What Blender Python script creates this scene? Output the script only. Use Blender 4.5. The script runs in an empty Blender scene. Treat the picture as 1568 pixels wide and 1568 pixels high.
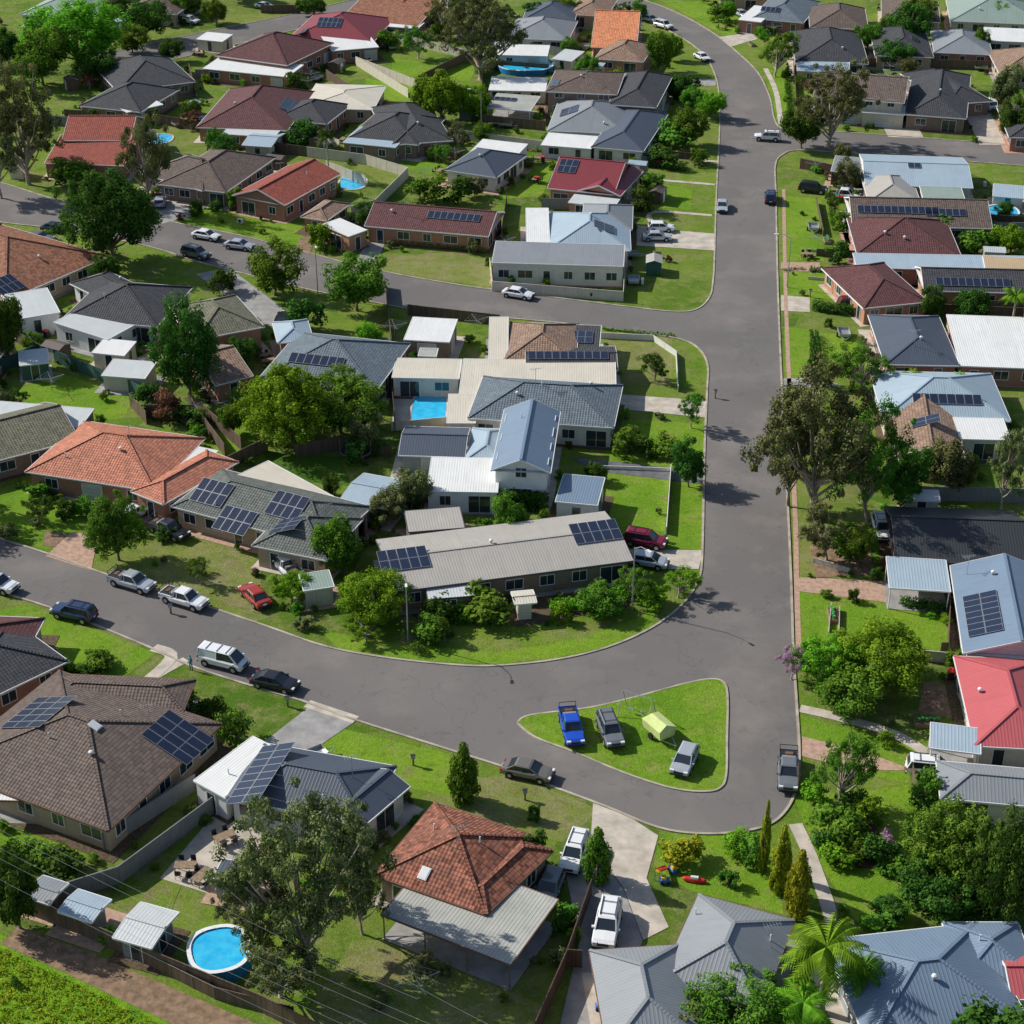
import bpy, math, random
import numpy as np
from mathutils import Vector, Matrix
from mathutils.bvhtree import BVHTree
R = random.Random(7)
D = bpy.data
SC = bpy.context.scene
ROOT = SC.collection

# ---------------------------------------------------------------- survey: aerial photo grid -> metres on the ground
F = 2657.0; PIT = math.radians(30); HC = 97.0
def ray(px, py):
    u = (px-784)/F; v = (py-784)/F
    return Vector((u, math.cos(PIT)-v*math.sin(PIT), -math.sin(PIT)-v*math.cos(PIT)))
def P(px, py, z=0.0):
    d = ray(px, py); t = (HC-z)/(-d.z)
    return Vector((d.x*t, d.y*t, z))
def scl(px, py, z=0.0):
    return F/((HC-z)/(-ray(px, py).z))
def dep(py):
    return PIT+math.atan((py-784)/F)

# ---------------------------------------------------------------- materials
def newmat(name):
    m = D.materials.new(name); m.use_nodes = True
    nt = m.node_tree; b = nt.nodes['Principled BSDF']
    b.inputs['Specular IOR Level'].default_value = 0.3
    return m, nt, b
def N(nt, typ, **kw):
    n = nt.nodes.new(typ)
    for k, v in kw.items():
        if k.startswith('i_'):
            key = k[2:]
            key = int(key) if key.isdigit() else key.replace('_', ' ')
            n.inputs[key].default_value = v
        else: setattr(n, k, v)
    return n
def LK(nt, a, b): nt.links.new(a, b)
def pos(nt):
    return N(nt, 'ShaderNodeNewGeometry').outputs['Position']
def mixc(nt, fac, a, b, blend='MIX'):
    m = nt.nodes.new('ShaderNodeMix'); m.data_type = 'RGBA'; m.blend_type = blend
    for s, v in ((m.inputs[0], fac), (m.inputs[6], a), (m.inputs[7], b)):
        if hasattr(v, 'links'): LK(nt, v, s)
        else:
            s.default_value = v if isinstance(v, float) else (*v, 1)
    return m.outputs[2]
def math_(nt, op, a, b=None):
    m = nt.nodes.new('ShaderNodeMath'); m.operation = op
    for i, v in enumerate((a, b)):
        if v is None: continue
        if hasattr(v, 'links'): LK(nt, v, m.inputs[i])
        else: m.inputs[i].default_value = v
    return m.outputs[0]
def noise(nt, scale, detail=4, vec=None, rough=.55):
    n = N(nt, 'ShaderNodeTexNoise', i_Scale=scale, i_Detail=float(min(detail, 4)), i_Roughness=rough)
    LK(nt, vec if vec else pos(nt), n.inputs['Vector']); return n.outputs['Fac']
def ramp(nt, fac, lo, hi):
    m = N(nt, 'ShaderNodeMapRange'); LK(nt, fac, m.inputs[0])
    m.inputs[1].default_value = lo; m.inputs[2].default_value = hi
    return m.outputs[0]
def bump(nt, b, h, strength, dist=0.05):
    n = N(nt, 'ShaderNodeBump'); n.inputs['Strength'].default_value = strength; n.inputs['Distance'].default_value = dist
    LK(nt, h, n.inputs['Height']); LK(nt, n.outputs[0], b.inputs['Normal'])
_mc = {}
def plain(name, col, rough=.7, metal=0., var=.25, nscale=1.5, bmp=0.0):
    if name in _mc: return _mc[name]
    m, nt, b = newmat(name)
    f = ramp(nt, noise(nt, nscale, 4), .3, .7)
    LK(nt, mixc(nt, f, tuple(c*(1-var) for c in col), tuple(min(1, c*(1+var)) for c in col)), b.inputs['Base Color'])
    b.inputs['Roughness'].default_value = rough; b.inputs['Metallic'].default_value = metal
    if bmp: bump(nt, b, noise(nt, nscale*8, 2), bmp)
    _mc[name] = m; return m
def grass(name, a, bcol, dry, dryamt=.5, sc=1.0, bare=0.0, yards=False):
    m, nt, b = newmat(name)
    n1 = ramp(nt, noise(nt, .11*sc, 3), .35, .65)
    c = mixc(nt, n1, a, bcol)
    if yards:      # every block of land is kept differently
        v = N(nt, 'ShaderNodeTexVoronoi', i_Scale=.055); LK(nt, pos(nt), v.inputs['Vector'])
        sx = N(nt, 'ShaderNodeSeparateXYZ'); LK(nt, v.outputs['Color'], sx.inputs[0])
        c = mixc(nt, math_(nt, 'MULTIPLY', ramp(nt, sx.outputs[0], .45, 1.), .55), c, (.27, .29, .08))
        c = mixc(nt, math_(nt, 'MULTIPLY', ramp(nt, sx.outputs[1], .5, 1.), .7), c, (.06, .15, .012))
    n2 = ramp(nt, noise(nt, .35*sc, 4, rough=.75), .62-.2*dryamt, .80-.15*dryamt)
    c = mixc(nt, n2, c, dry)
    nd = ramp(nt, noise(nt, .8*sc, 4, rough=.7), .50, .72)
    c = mixc(nt, math_(nt, 'MULTIPLY', nd, .5), c, tuple(x*.45 for x in a))
    if bare:
        n5 = ramp(nt, noise(nt, .25*sc, 4, rough=.8), .64-bare*.12, .72)
        c = mixc(nt, n5, c, (.33, .25, .145))
    n3 = ramp(nt, noise(nt, 3.0, 4, rough=.85), .3, .7)
    c = mixc(nt, n3, mixc(nt, .5, c, (.02, .06, .005)), c)
    LK(nt, c, b.inputs['Base Color']); b.inputs['Roughness'].default_value = .95
    b.inputs['Specular IOR Level'].default_value = .1
    bump(nt, b, noise(nt, 6.0, 3, rough=.9), 1.0, .15)
    _mc[name] = m; return m
grass('lawn_mid', (.15, .275, .022), (.25, .36, .042), (.35, .35, .12), .75, bare=.8, yards=True)
grass('lawn_bright', (.18, .36, .022), (.28, .45, .035), (.36, .40, .09), .6, bare=.2)
grass('lawn_dark', (.08, .19, .02), (.12, .24, .025), (.18, .22, .07), .4)
grass('lawn_dry', (.24, .30, .06), (.32, .345, .09), (.40, .355, .18), .85, bare=.9)
grass('field_grass', (.18, .40, .015), (.30, .50, .03), (.10, .24, .02), .6, 2)
plain('soil', (.24, .16, .10), .95, var=.4, bmp=.6)
plain('mulch', (.12, .085, .05), .95, var=.5, nscale=4, bmp=.8)
plain('concrete_pale', (.50, .44, .37), .85, var=.24, nscale=.7, bmp=.1)
plain('concrete_grey', (.31, .30, .29), .85, var=.25, nscale=.7, bmp=.1)
plain('paving_pink', (.44, .29, .21), .85, var=.25, nscale=2, bmp=.2)
plain('paving_dark', (.14, .14, .15), .85, var=.25, nscale=1, bmp=.2)
plain('kerb_concrete', (.40, .35, .28), .85, var=.35, nscale=.6)
def mk_asphalt():
    m, nt, b = newmat('asphalt')
    c = mixc(nt, ramp(nt, noise(nt, .05, 4), .35, .65), (.165, .152, .146), (.205, .188, .177))
    c = mixc(nt, math_(nt, 'MULTIPLY', ramp(nt, noise(nt, .11, 4, rough=.6), .50, .78), .8), c, (.30, .265, .235))
    c = mixc(nt, math_(nt, 'MULTIPLY', ramp(nt, noise(nt, .55, 4, rough=.75), .60, .72), .55), c, (.115, .107, .104))
    g = ramp(nt, noise(nt, 22, 3, rough=.8), .3, .7)
    c = mixc(nt, g, mixc(nt, .32, c, (.04, .04, .04)), c)
    v = N(nt, 'ShaderNodeTexVoronoi', feature='DISTANCE_TO_EDGE', i_Scale=.13)
    w = N(nt, 'ShaderNodeTexNoise', i_Scale=.6, i_Detail=3.0)
    LK(nt, pos(nt), w.inputs['Vector'])
    va = N(nt, 'ShaderNodeVectorMath', operation='ADD'); LK(nt, pos(nt), va.inputs[0])
    vs = N(nt, 'ShaderNodeVectorMath', operation='SCALE'); LK(nt, w.outputs['Color'], vs.inputs[0]); vs.inputs[3].default_value = 3.0
    LK(nt, vs.outputs[0], va.inputs[1]); LK(nt, va.outputs[0], v.inputs['Vector'])
    cr = math_(nt, 'LESS_THAN', v.outputs['Distance'], .005)
    c = mixc(nt, math_(nt, 'MULTIPLY', cr, .3), c, (.07, .065, .065))
    LK(nt, c, b.inputs['Base Color']); b.inputs['Roughness'].default_value = .9
    _mc['asphalt'] = m
mk_asphalt()
def uvsep(nt):
    s = N(nt, 'ShaderNodeSeparateXYZ'); LK(nt, N(nt, 'ShaderNodeUVMap').outputs[0], s.inputs[0]); return s.outputs[0], s.outputs[1]
def streak(nt, u, v, su=2.2, sv=.35):
    cb = N(nt, 'ShaderNodeCombineXYZ'); LK(nt, math_(nt, 'MULTIPLY', u, su), cb.inputs[0]); LK(nt, math_(nt, 'MULTIPLY', v, sv), cb.inputs[1])
    return noise(nt, 1.0, 4, cb.outputs[0], .7)
def tile(name, col, var=.35, grime=.4):
    m, nt, b = newmat(name); u, v = uvsep(nt)
    tu = math_(nt, 'DIVIDE', u, .33); tv = math_(nt, 'DIVIDE', v, .36)
    cb = N(nt, 'ShaderNodeCombineXYZ'); LK(nt, math_(nt, 'FLOOR', tu), cb.inputs[0]); LK(nt, math_(nt, 'FLOOR', tv), cb.inputs[1])
    wn = N(nt, 'ShaderNodeTexWhiteNoise'); LK(nt, cb.outputs[0], wn.inputs[0])
    c = mixc(nt, wn.outputs[0], tuple(x*(1-var) for x in col), tuple(min(1, x*(1+var*.8)) for x in col))
    gr = ramp(nt, noise(nt, .6, 4, rough=.75), .46, .76)
    c = mixc(nt, math_(nt, 'MULTIPLY', gr, grime), c, tuple(.35*x+.05 for x in col))
    st = ramp(nt, streak(nt, u, v), .52, .75)
    c = mixc(nt, math_(nt, 'MULTIPLY', st, .45), c, tuple(x*.45+.012 for x in col))
    lt = ramp(nt, noise(nt, 1.7, 4, rough=.8), .58, .75)
    c = mixc(nt, math_(nt, 'MULTIPLY', lt, .25), c, tuple(min(1, x*1.1+.10) for x in col))
    fv = math_(nt, 'FRACT', tv); fu = math_(nt, 'FRACT', tu)
    jo = math_(nt, 'LESS_THAN', fv, .18)
    c = mixc(nt, math_(nt, 'MULTIPLY', jo, .65), c, tuple(x*.3 for x in col))
    LK(nt, c, b.inputs['Base Color']); b.inputs['Roughness'].default_value = .8
    h = math_(nt, 'ADD', math_(nt, 'MULTIPLY', math_(nt, 'SINE', math_(nt, 'MULTIPLY', tu, 6.283)), .35), math_(nt, 'SUBTRACT', 1.0, fv))
    bump(nt, b, h, .9, .05)
    _mc[name] = m; return m
def metal(name, col, per=.30, dirt=.25, rough=.5, rib=.22):
    m, nt, b = newmat(name); u, v = uvsep(nt)
    tu = math_(nt, 'DIVIDE', u, per)
    fu = math_(nt, 'FRACT', tu)
    g = math_(nt, 'LESS_THAN', fu, .22)
    n1 = ramp(nt, noise(nt, .35, 4, rough=.7), .35, .75)
    c = mixc(nt, math_(nt, 'MULTIPLY', n1, dirt), col, tuple(x*.55+.02 for x in col))
    st = ramp(nt, streak(nt, u, v, 1.6, .25), .5, .75)
    c = mixc(nt, math_(nt, 'MULTIPLY', st, .35), c, tuple(x*.6 for x in col))
    sh = N(nt, 'ShaderNodeCombineXYZ'); LK(nt, math_(nt, 'FLOOR', math_(nt, 'DIVIDE', u, .8)), sh.inputs[0])
    wn = N(nt, 'ShaderNodeTexWhiteNoise'); LK(nt, sh.outputs[0], wn.inputs[0])
    c = mixc(nt, math_(nt, 'MULTIPLY', wn.outputs[0], .13), c, tuple(x*.6 for x in col))
    c = mixc(nt, math_(nt, 'MULTIPLY', g, rib), c, tuple(x*.45 for x in col))
    LK(nt, c, b.inputs['Base Color']); b.inputs['Roughness'].default_value = rough
    b.inputs['Specular IOR Level'].default_value = .4
    h = ramp(nt, math_(nt, 'ABSOLUTE', math_(nt, 'SUBTRACT', fu, .5)), .25, .4)
    bump(nt, b, h, .35, .03)
    _mc[name] = m; return m
tile('tile_terracotta', (.31, .115, .07), .6, .85); tile('tile_orange', (.54, .21, .13), .28, .4); tile('tile_rust', (.33, .14, .08), .45)
tile('tile_brown', (.155, .115, .096), .28); tile('tile_charcoal', (.064, .066, .074), .25); tile('tile_grey', (.145, .16, .145), .25)
tile('tile_olive', (.18, .175, .12), .3); tile('tile_maroon', (.14, .055, .055), .25); tile('tile_red', (.33, .082, .055), .25)
tile('tile_bright', (.80, .30, .14), .25); tile('tile_bluegrey', (.155, .195, .23), .2); tile('tile_tan', (.32, .21, .15), .3)
metal('metal_grey', (.27, .29, .31)); metal('metal_slate', (.085, .105, .14), rib=.4); metal('metal_blue', (.19, .265, .36), rib=.35)
metal('metal_sky', (.38, .48, .56)); metal('metal_pale', (.60, .63, .63)); metal('metal_white', (.80, .80, .78), dirt=.2, rib=.15)
metal('metal_cream', (.68, .62, .51), rib=.12); metal('metal_beige', (.45, .42, .375), dirt=.3, rib=.08); metal('metal_maroon', (.25, .04, .05))
metal('metal_pinkred', (.54, .12, .13)); metal('metal_zinc', (.48, .48, .43), dirt=.8, rib=.4); metal('metal_brown', (.13, .10, .085))
metal('metal_dark', (.045, .05, .055)); metal('metal_green', (.30, .38, .33)); metal('metal_tan', (.55, .40, .24))
def brick(name, c1, c2, mort=(.4, .37, .33)):
    m, nt, b = newmat(name)
    t = N(nt, 'ShaderNodeTexBrick', i_Scale=1.0); LK(nt, N(nt, 'ShaderNodeUVMap').outputs[0], t.inputs['Vector'])
    t.inputs['Color1'].default_value = (*c1, 1); t.inputs['Color2'].default_value = (*c2, 1); t.inputs['Mortar'].default_value = (*mort, 1)
    t.inputs['Brick Width'].default_value = .24; t.inputs['Row Height'].default_value = .086; t.inputs['Mortar Size'].default_value = .008
    LK(nt, mixc(nt, math_(nt, 'MULTIPLY', ramp(nt, noise(nt, .8, 4), .4, .8), .4), t.outputs[0], tuple(x*.6 for x in c1)), b.inputs['Base Color'])
    b.inputs['Roughness'].default_value = .9; _mc[name] = m
brick('brick_red', (.40, .15, .08), (.31, .11, .065)); brick('brick_tan', (.50, .36, .23), (.40, .28, .18)); brick('brick_orange', (.52, .23, .11), (.42, .17, .08))
brick('brick_brown', (.24, .15, .10), (.18, .11, .08))
def ribbed(name, col, per, horiz=False, var=.15):
    m, nt, b = newmat(name); u, v = uvsep(nt); w = v if horiz else u
    f = math_(nt, 'FRACT', math_(nt, 'DIVIDE', w, per))
    fl = N(nt, 'ShaderNodeCombineXYZ'); LK(nt, math_(nt, 'FLOOR', math_(nt, 'DIVIDE', w, per)), fl.inputs[0])
    wn = N(nt, 'ShaderNodeTexWhiteNoise'); LK(nt, fl.outputs[0], wn.inputs[0])
    c = mixc(nt, wn.outputs[0], tuple(x*(1-var) for x in col), col)
    c = mixc(nt, math_(nt, 'MULTIPLY', math_(nt, 'LESS_THAN', f, .12), .5), c, tuple(x*.4 for x in col))
    c = mixc(nt, math_(nt, 'MULTIPLY', ramp(nt, noise(nt, 1.2, 4), .45, .8), .35), c, tuple(x*.5 for x in col))
    LK(nt, c, b.inputs['Base Color']); b.inputs['Roughness'].default_value = .75
    _mc[name] = m
ribbed('board_white', (.76, .75, .71), .18, True); ribbed('board_cream', (.66, .61, .49), .18, True); ribbed('board_grey', (.34, .37, .39), .18, True)
ribbed('fence_timber', (.19, .135, .095), .12, var=.5); ribbed('fence_cream', (.66, .61, .50), .25); ribbed('fence_green', (.06, .14, .11), .25)
ribbed('fence_grey', (.26, .27, .27), .25); ribbed('fence_brown', (.13, .08, .06), .15, var=.4); ribbed('garage_door', (.6, .6, .57), .5, True)
plain('render_cream', (.68, .64, .56), .85, var=.08); plain('render_white', (.78, .78, .76), .8, var=.06)
plain('trim_white', (.76, .76, .74), .6, var=.05); plain('trim_dark', (.08, .08, .085), .6, var=.1); plain('trim_brown', (.18, .10, .07), .6)
plain('timber', (.27, .19, .12), .85, var=.3, nscale=4); plain('steel', (.45, .46, .47), .4, .6, .1)
m_, nt_, b_ = newmat('window_glass'); b_.inputs['Base Color'].default_value = (.03, .04, .05, 1); b_.inputs['Roughness'].default_value = .08; b_.inputs['Specular IOR Level'].default_value = .8; _mc['window_glass'] = m_
m_, nt_, b_ = newmat('solar_glass'); u_, v_ = uvsep(nt_)
cc = math_(nt_, 'MAXIMUM', math_(nt_, 'LESS_THAN', math_(nt_, 'FRACT', math_(nt_, 'MULTIPLY', u_, 6.)), .07), math_(nt_, 'LESS_THAN', math_(nt_, 'FRACT', math_(nt_, 'MULTIPLY', v_, 10.)), .07))
LK(nt_, mixc(nt_, math_(nt_, 'MULTIPLY', cc, .25), (.014, .022, .05), (.2, .25, .32)), b_.inputs['Base Color'])
b_.inputs['Roughness'].default_value = .22; b_.inputs['Specular IOR Level'].default_value = .6; _mc['solar_glass'] = m_
m_, nt_, b_ = newmat('pool_water')
LK(nt_, mixc(nt_, ramp(nt_, noise(nt_, 1.2, 3), .3, .7), (.02, .40, .72), (.06, .56, .85)), b_.inputs['Base Color'])
b_.inputs['Roughness'].default_value = .05; bump(nt_, b_, noise(nt_, 3, 3), .15, .05); _mc['pool_water'] = m_
def leafmat(name, a, bcol, tr=.3):
    m = D.materials.new(name); m.use_nodes = True; nt = m.node_tree; nt.nodes.clear()
    g = N(nt, 'ShaderNodeNewGeometry'); at = N(nt, 'ShaderNodeAttribute', attribute_name='tint')
    oi = N(nt, 'ShaderNodeObjectInfo')
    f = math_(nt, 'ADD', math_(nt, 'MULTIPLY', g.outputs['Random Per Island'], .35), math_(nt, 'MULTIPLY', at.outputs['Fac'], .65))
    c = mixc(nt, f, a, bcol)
    hs = N(nt, 'ShaderNodeHueSaturation'); LK(nt, c, hs.inputs['Color'])
    LK(nt, math_(nt, 'ADD', math_(nt, 'MULTIPLY', oi.outputs['Random'], .05), .48), hs.inputs['Hue'])
    LK(nt, math_(nt, 'ADD', math_(nt, 'MULTIPLY', oi.outputs['Random'], .35), .82), hs.inputs['Value'])
    d = N(nt, 'ShaderNodeBsdfDiffuse')
    t = N(nt, 'ShaderNodeBsdfTranslucent'); mx = N(nt, 'ShaderNodeMixShader'); mx.inputs[0].default_value = tr
    LK(nt, hs.outputs[0], d.inputs[0]); LK(nt, hs.outputs[0], t.inputs[0])
    LK(nt, d.outputs[0], mx.inputs[1]); LK(nt, t.outputs[0], mx.inputs[2])
    o = N(nt, 'ShaderNodeOutputMaterial'); LK(nt, mx.outputs[0], o.inputs[0]); _mc[name] = m
leafmat('leaf_bright', (.065, .18, .010), (.28, .50, .040), .35); leafmat('leaf_mid', (.045, .125, .012), (.20, .335, .042))
leafmat('leaf_dark', (.028, .080, .012), (.11, .20, .034)); leafmat('leaf_olive', (.050, .070, .022), (.26, .275, .105), .2)
leafmat('leaf_yellow', (.13, .19, .01), (.46, .46, .04)); leafmat('leaf_red', (.08, .035, .028), (.26, .12, .08)); leafmat('leaf_pink', (.25, .15, .22), (.55, .35, .5))
plain('bark', (.18, .14, .10), .9, var=.35, nscale=5); plain('bark_pale', (.36, .30, .24), .9, var=.35, nscale=3)
def paint(name, col, met=.0):
    m, nt, b = newmat(name); b.inputs['Roughness'].default_value = .22
    b.inputs['Metallic'].default_value = met; b.inputs['Coat Weight'].default_value = .6; b.inputs['Coat Roughness'].default_value = .05
    d = ramp(nt, noise(nt, 4, 3), .4, .8)
    LK(nt, mixc(nt, math_(nt, 'MULTIPLY', d, .15), col, tuple(x*.6 for x in col)), b.inputs['Base Color']); _mc[name] = m
paint('paint_white', (.80, .81, .82)); paint('paint_silver', (.50, .53, .57), .3); paint('paint_grey', (.19, .205, .22), .2); paint('paint_black', (.02, .022, .028))
paint('paint_navy', (.025, .045, .11)); paint('paint_blue', (.015, .08, .50)); paint('paint_red', (.36, .04, .025)); paint('paint_maroon', (.20, .012, .035)); paint('paint_bronze', (.22, .20, .17), .3)
plain('tyre', (.02, .02, .02), .9, var=.1); plain('plastic_dark', (.03, .03, .033), .6, var=.1)
plain('lamp_red', (.5, .02, .02), .3, var=.1); plain('lamp_clear', (.7, .72, .75), .2, var=.05)
plain('toy_red', (.6, .04, .03), .4, var=.1); plain('toy_yellow', (.7, .5, .03), .4, var=.1); plain('toy_blue', (.03, .15, .6), .4, var=.1); plain('toy_green', (.05, .4, .08), .4, var=.1)
plain('canvas_lime', (.58, .66, .26), .8, var=.1); plain('tank_beige', (.45, .40, .30), .6, var=.1); plain('pool_liner', (.03, .22, .5), .4, var=.1)
plain('skin', (.45, .28, .2), .6, var=.05); plain('cloth_blue', (.03, .10, .30), .8, var=.1); plain('cloth_teal', (.03, .28, .25), .8, var=.1); plain('hair', (.04, .025, .015), .7, var=.1)
plain('stone', (.46, .42, .36), .9, var=.3, nscale=3)

# ---------------------------------------------------------------- mesh builder
class MB:
    def __init__(s): s.v = []; s.f = []; s.m = []; s.u = []; s.mats = []
    def mi(s, mat):
        if mat not in s.mats: s.mats.append(mat)
        return s.mats.index(mat)
    def add(s, vs, fs, mat, uvs=None):
        o = len(s.v); s.v += [tuple(x) for x in vs]; k = s.mi(mat)
        for i, f in enumerate(fs):
            s.f.append([o+j for j in f]); s.m.append(k)
            s.u.append(uvs[i] if uvs else [(0, 0)]*len(f))
    def box(s, c, ax, ay, az, mat):          # centre + three half-axis vectors
        c = Vector(c); vs = []
        for k in (-1, 1):
            for j in (-1, 1):
                for i in (-1, 1): vs.append(c+ax*i+ay*j+az*k)
        lx, ly, lz = ax.length*2, ay.length*2, az.length*2
        fs = [(0, 2, 3, 1), (4, 5, 7, 6), (0, 1, 5, 4), (2, 6, 7, 3), (0, 4, 6, 2), (1, 3, 7, 5)]
        uv = [[(0, 0), (0, ly), (lx, ly), (lx, 0)], [(0, 0), (lx, 0), (lx, ly), (0, ly)], [(0, 0), (lx, 0), (lx, lz), (0, lz)],
              [(0, 0), (0, lz), (lx, lz), (lx, 0)], [(0, 0), (0, lz), (ly, lz), (ly, 0)], [(0, 0), (ly, 0), (ly, lz), (0, lz)]]
        s.add(vs, fs, mat, uv)
    def bx(s, x0, x1, y0, y1, z0, z1, mat):
        s.box(((x0+x1)/2, (y0+y1)/2, (z0+z1)/2), Vector(((x1-x0)/2, 0, 0)), Vector((0, (y1-y0)/2, 0)), Vector((0, 0, (z1-z0)/2)), mat)
    def beam(s, p, q, w, h, mat):
        p = Vector(p); q = Vector(q); d = q-p
        if d.length < 1e-4: return
        dn = d.normalized(); up = Vector((0, 0, 1)) if abs(dn.z) < .95 else Vector((1, 0, 0))
        sd = dn.cross(up).normalized(); u2 = sd.cross(dn)
        s.box((p+q)/2, d/2, sd*(w/2), u2*(h/2), mat)
    def tube(s, pts, rad, mat, n=8, cap=True):
        vs = []; fs = []
        for i, p in enumerate(pts):
            p = Vector(p); a = Vector(pts[max(0, i-1)]); b = Vector(pts[min(len(pts)-1, i+1)])
            d = (b-a).normalized(); up = Vector((0, 0, 1)) if abs(d.z) < .9 else Vector((1, 0, 0))
            x = d.cross(up).normalized(); y = x.cross(d)
            for k in range(n):
                t = 2*math.pi*k/n; vs.append(p+(x*math.cos(t)+y*math.sin(t))*rad[i])
        for i in range(len(pts)-1):
            for k in range(n):
                k2 = (k+1) % n; fs.append((i*n+k, i*n+k2, (i+1)*n+k2, (i+1)*n+k))
        if cap: fs.append(tuple(range(n))); fs.append(tuple(range((len(pts)-1)*n, len(pts)*n)))
        s.add(vs, fs, mat)
    def mesh(s, name, loc=(0, 0, 0)):
        me = D.meshes.new(name); l = Vector(loc)
        me.from_pydata([(x-l.x, y-l.y, z-l.z) for x, y, z in s.v], [], s.f)
        for m in s.mats: me.materials.append(_mc[m])
        me.polygons.foreach_set('material_index', s.m)
        uv = me.uv_layers.new(name='UVMap'); flat = []
        for f in s.u:
            for a in f: flat += [a[0], a[1]]
        uv.data.foreach_set('uv', flat); me.update(); return me
    def obj(s, name, parent=None, loc=(0, 0, 0)):
        if parent: loc = parent.location
        me = s.mesh(name, loc); o = D.objects.new(name, me); ROOT.objects.link(o)
        if parent: o.parent = parent
        else: o.location = loc
        return o
def link(name, me, loc, rz=0, sc=(1, 1, 1), mat=None, mat_slot=0):
    o = D.objects.new(name, me); ROOT.objects.link(o)
    o.location = loc; o.rotation_euler = (0, 0, rz); o.scale = sc
    if mat:
        o.material_slots[mat_slot].link = 'OBJECT'; o.material_slots[mat_slot].material = _mc[mat]
    return o
def empty(name, loc):
    e = D.objects.new(name, None); ROOT.objects.link(e); e.location = loc; e.empty_display_size = .3; return e

def smooth(pts, n=6):
    out = []
    P4 = [pts[0]]+list(pts)+[pts[-1]]
    for i in range(1, len(P4)-2):
        a, b, c, d = [np.array(P4[i+k][:2], float) for k in (-1, 0, 1, 2)]
        for k in range(n):
            t = k/n
            out.append(tuple(.5*((2*b)+(c-a)*t+(2*a-5*b+4*c-d)*t*t+(3*b-a-3*c+d)*t**3)))
    out.append(tuple(pts[-1][:2])); return out
def inside(poly, x, y):
    r = False; j = len(poly)-1
    for i in range(len(poly)):
        xi, yi = poly[i][0], poly[i][1]; xj, yj = poly[j][0], poly[j][1]
        if (yi > y) != (yj > y) and x < (xj-xi)*(y-yi)/(yj-yi)+xi: r = not r
        j = i
    return r
KEEP = []       # footprints scatter must avoid
def G(pts, z=0): return [P(a, b, z) for a, b in pts] if z == 0 else [Vector((*P(a, b).xy, z)) for a, b in pts]

# ---------------------------------------------------------------- ground + roads
gb = MB(); S = 2500
gb.add([(-S, -S, 0), (S, -S, 0), (S, S, 0), (-S, S, 0)], [(0, 1, 2, 3)], 'lawn_mid'); gb.obj('ground')
E1 = [(-80, 262), (0, 280), (100, 310), (200, 322), (260, 340), (370, 362), (460, 385), (565, 412), (700, 437), (800, 450), (940, 468), (1030, 478), (1068, 474), (1088, 455), (1093, 430), (1095, 400), (1098, 300), (1102, 220), (1103, 180), (1100, 130), (1085, 92), (1060, 68), (1030, 50), (990, 27), (950, 10), (880, -20)]
E2 = [(940, -20), (985, 0), (1020, 13), (1060, 32), (1100, 57), (1130, 82), (1160, 112), (1178, 150), (1184, 180), (1195, 196), (1230, 200), (1320, 205), (1568, 224), (1700, 238)]
E3 = [(1700, 267), (1568, 254), (1320, 236), (1225, 230), (1196, 238), (1186, 255), (1187, 300), (1190, 450), (1197, 620), (1205, 780), (1210, 900), (1213, 1000), (1218, 1080), (1222, 1160), (1215, 1215), (1190, 1253), (1150, 1270), (1080, 1276), (1010, 1267), (930, 1235), (850, 1205), (790, 1180), (690, 1148), (545, 1102), (470, 1075), (370, 1045), (290, 1018), (240, 995), (100, 938), (0, 905), (-120, 862)]
E4 = [(-120, 786), (0, 826), (80, 852), (165, 882), (250, 908), (400, 958), (500, 992), (600, 1010), (700, 1020), (760, 1021), (850, 1012), (930, 993), (1000, 962), (1048, 925), (1070, 890), (1077, 850), (1080, 700), (1084, 600), (1085, 560), (1072, 535), (1045, 520), (990, 511), (900, 499), (800, 489), (650, 476), (590, 466), (480, 445), (370, 418), (300, 400), (230, 378), (100, 352), (0, 340), (-80, 322)]
S1, S2, S3, S4 = [smooth(e, 5) for e in (E1, E2, E3, E4)]
road = G(S1+S2+S3+S4, .03)
rb = MB(); rb.add(road, [tuple(range(len(road)))], 'asphalt'); rb.obj('road'); KEEP.append([(p.x, p.y) for p in road])
T1 = smooth([(120, 92), (300, 52), (420, 28), (540, 0), (600, -14)], 5); T2 = smooth([(760, -14), (640, 14), (470, 42), (330, 76), (150, 118)], 5)
r2 = G(T1+T2, .03); rb = MB(); rb.add(r2, [tuple(range(len(r2)))], 'asphalt'); rb.obj('road'); KEEP.append([(p.x, p.y) for p in r2])
def kerb(pts, name='kerb', w=.24, h=.12, off=.12, mat='kerb_concrete'):
    g = [P(a, b) for a, b in pts]; b = MB()
    L_ = []; 
    for i, p in enumerate(g):
        a = g[max(0, i-1)]; c = g[min(len(g)-1, i+1)]; d = (c-a).normalized(); n = Vector((-d.y, d.x, 0))
        L_.append((p+n*(off-w/2), p+n*(off+w/2)))
    vs = []
    for l, r in L_: vs += [Vector((l.x, l.y, 0)), Vector((l.x, l.y, h)), Vector((r.x, r.y, h)), Vector((r.x, r.y, 0))]
    fs = []
    for i in range(len(L_)-1):
        for k in range(3): fs.append((i*4+k, i*4+k+1, i*4+4+k+1, i*4+4+k))
    b.add(vs, fs, mat); b.obj(name)
for s_ in (S1, S2, S3, S4, T1, T2): kerb(s_)
isl = smooth([(792, 1108), (812, 1096), (900, 1085), (970, 1069), (1040, 1050), (1085, 1041), (1108, 1046), (1114, 1070), (1113, 1130), (1112, 1185), (1104, 1206), (1080, 1213), (1030, 1208), (960, 1186), (880, 1153), (820, 1130), (792, 1108)], 5)
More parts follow.
